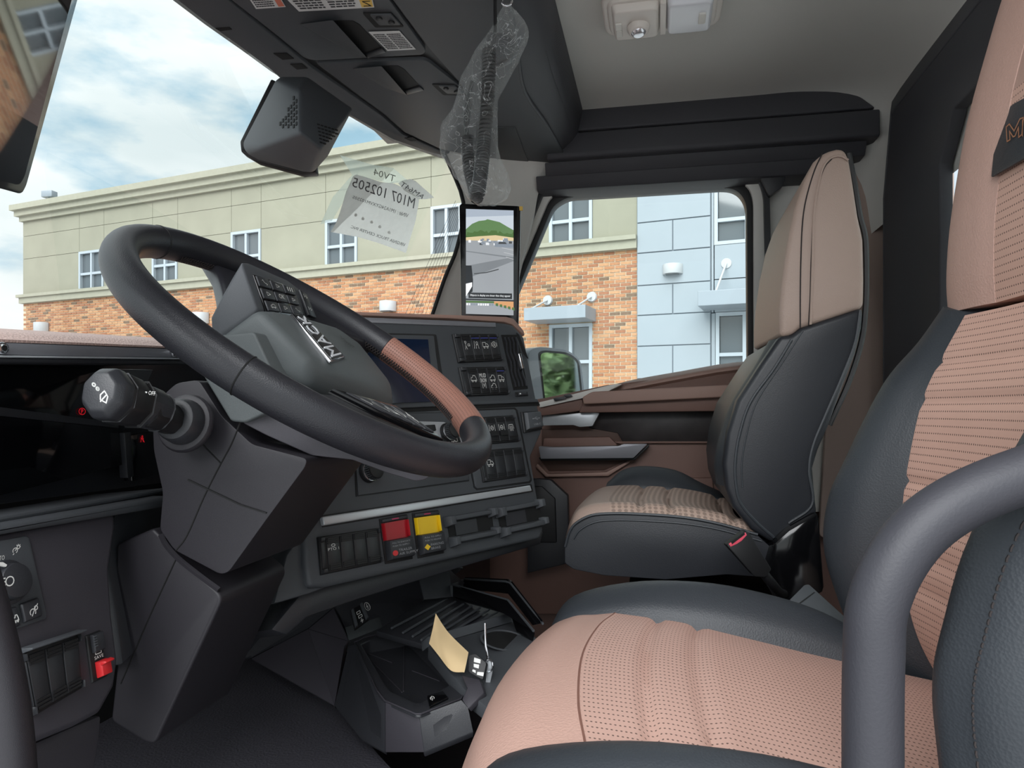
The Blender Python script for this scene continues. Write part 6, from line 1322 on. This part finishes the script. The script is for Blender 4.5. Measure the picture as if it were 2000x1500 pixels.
# seat base cover and buckle
bm = bmesh.new(); prism(bm, yz([(1510, 1062), (1540, 1035), (1600, 1000), (1604, 1060), (1612, 1160), (1520, 1180), (1490, 1130)], y0 - .03), Vector((0, .3, 0))); finish('base_cover', bm, M['gloss'], ps, bevel=.01)
bk = empty('seat_belt_buckle', U(1465, 1085, 1.2), 'black seat belt buckle with a red release edge beside the passenger seat', 'buckle')
bq = (U(1465, 1085, 1.2), Fv); plate('buckle_body', rnd([(1420, 1066), (1457, 1038), (1463, 1040), (1507, 1112), (1496, 1127), (1474, 1126)], 3), bq, .022, M['black'], bk, bevel=.003)
plate('red_button', [(1424, 1063), (1456, 1040), (1459, 1045), (1449, 1056), (1440, 1062), (1427, 1068)], bq, .004, mat('buckle_red', (232, 90, 110), .4), bk, lift=.001, bevel=.0005)
for q in ([(1428, 1059), (1454, 1040), (1455, 1044), (1430, 1063)],): plate('slot', q, bq, .002, M['void'], bk, lift=.0016, bevel=0)
tube('buckle_stalk', [U(1490, 1118, 1.21), U(1508, 1140, 1.22), U(1528, 1160, 1.27), U(1550, 1150, 1.38)], .008, M['black'], bk, k=3)
# ================================================================ grab handles by the driver door
g1 = tube('grab_handle', [U(1702, 1640, .42), U(1704, 1500, .42), U(1704, 1380, .42), U(1706, 1280, .42), U(1712, 1190, .42), U(1745, 1105, .42), U(1803, 1030, .42), U(1886, 974, .42), U(2000, 928, .42), U(2150, 885, .42), U(2500, 850, .43), U(2800, 850, .45)], .0166, mat('matte_handle', (52, 52, 58), .55, bump=('n', 500, .1)), k=5, seg=24)
tag(g1, 'thick dark curved grab handle in front of the driver seat', 'handle')
g2 = tube('grab_handle', [U(-85, 1010, .42), U(-50, 1120, .42), U(-20, 1230, .42), U(4, 1340, .42), U(18, 1440, .42), U(28, 1560, .42)], .0125, M['column'], k=5, seg=20)
tag(g2, 'dark straight grab handle at the lower left edge', 'handle')
# ================================================================ display on the left, edge of the driver pillar
ld = empty('left_display', U(60, 160, .55), 'glossy black mirror display leaning at the upper left, reflecting the facade', 'monitor')
c_ = U(95, 200, .52); d_ = (c_ - CAM).normalized(); t_ = (on(PY(12), 560, 520) - c_).normalized()
LP = (c_, (t_ - d_).normalized())
plate('housing', rnd([(-260, -160), (205, -160), (152, 0), (52, 362), (42, 380), (-10, 366), (-260, 320)], [0, 0, 0, 8, 8, 6, 0]), LP, .02, M['gloss'], ld, bevel=.003)
plate('screen_glass', rnd([(-260, -150), (188, -150), (140, 0), (48, 345), (38, 362), (-10, 350), (-260, 305)], [0, 0, 0, 8, 8, 6, 0]), LP, .002, mat('mirror_black', (60, 58, 60), .03, metal=.9), ld, lift=.001, bevel=0)
# ================================================================ paper sticker on the windshield
WP = P3(V_(-.835, 1.45, .755), V_(-.72, 1.88, .755), V_(-1.39, 1.55, .02)); WP = shift(WP, .012)
stc = empty('windshield_paper', on(WP, 740, 410), 'wrinkled translucent delivery paper taped to the windshield, print reversed', 'paper')
Mpp = mat('thin_paper', (222, 223, 220), .8, vary=.08, vscale=60)
bp_ = Mpp.node_tree.nodes['Principled BSDF']; bp_.inputs['Alpha'].default_value = .86; bp_.inputs['Emission Strength'].default_value = 0
t = Mpp.node_tree; trl = N(t, 'ShaderNodeBsdfTranslucent'); trl.inputs[0].default_value = (.9, .9, .88, 1); mxs = N(t, 'ShaderNodeMixShader', i_0=.55); o_ = t.nodes['Material Output']; L(t, bp_.outputs[0], mxs.inputs[1]); L(t, trl.outputs[0], mxs.inputs[2]); L(t, mxs.outputs[0], o_.inputs[0])
film = bpy.data.materials.new('pale_film'); film.use_nodes = True; t = film.node_tree; t.nodes.clear(); o_ = N(t, 'ShaderNodeOutputMaterial'); a = N(t, 'ShaderNodeBsdfTransparent'); b = N(t, 'ShaderNodeBsdfTranslucent'); b.inputs[0].default_value = (.72, .80, .74, 1); mxs = N(t, 'ShaderNodeMixShader', i_0=.35); L(t, a.outputs[0], mxs.inputs[1]); L(t, b.outputs[0], mxs.inputs[2]); L(t, mxs.outputs[0], o_.inputs[0])
plate('clear_film', [(664, 303), (728, 322), (768, 328), (796, 352), (795, 356), (760, 358), (700, 343), (690, 346), (668, 398), (648, 432), (626, 438), (650, 385), (688, 342)], WP, .0004, film, stc, bevel=0)
plate('paper_sheet', [(690, 344), (696, 341), (714, 346), (745, 356), (768, 358), (800, 372), (819, 390), (812, 430), (793, 494), (740, 475), (699, 463), (646, 453), (656, 436), (664, 415), (676, 375)], shift(WP, .001), .0004, Mpp, stc, bevel=0)
plate('torn_flap', [(778, 358), (788, 352), (803, 350), (812, 354), (848, 386), (832, 389), (818, 389), (790, 372)], shift(WP, .003), .0004, Mpp, stc, bevel=0)
bm = bmesh.new(); W2 = shift(WP, .0025)
def mtext(txt, q, up=0):
    pa = Patch(shift(W2, up), q); ptext(bm, pa, txt, 0, 1, 0, 1, 0, flip=True)
mtext('M107 102505', [(691, 346), (811.6, 387), (808, 407.5), (687, 364)])
mtext('VIN# : 1M1A24GYXVM102505', [(690, 382), (798.5, 418), (796, 426), (688, 388)])
mtext('VIRGINIA TRUCK CENTER INC', [(686.5, 440), (792.4, 475.8), (790.6, 482), (684.7, 445)])
mtext('AM64T', [(786, 354), (832, 383), (824, 389), (780, 362)], .003)
finish('print', bm, mat('grey_ink', (92, 92, 94), .8), stc, smooth=False)
bm = bmesh.new(); mtext('TV04', [(731, 329), (773, 343), (770, 356), (729, 341)]); finish('faint_print', bm, mat('pale_ink', (150, 158, 148), .8), stc, smooth=False)
for c in ((695, 420), (709, 427), (726, 434), (742, 443), (760, 454)): plate('paint_dot', [(c[0] + 3 * math.cos(k), c[1] + 3.4 * math.sin(k)) for k in range(6)], shift(WP, .002), .0003, M['white'], stc, bevel=0)
# heater wires at the corner of the windshield
hw = empty('wiper_wires', on(WP, 850, 560), 'fine dark wires across the lower corner of the windshield', 'wires')
bm = bmesh.new()
for k in range(7): tube_bm(bm, [on(WP, 893 + k * 1.0 - 3, 392 + k * 6), on(WP, 790 + k * 8, 618)], .0006, 4)
finish('wire', bm, M['black'], hw, kind='stuff')
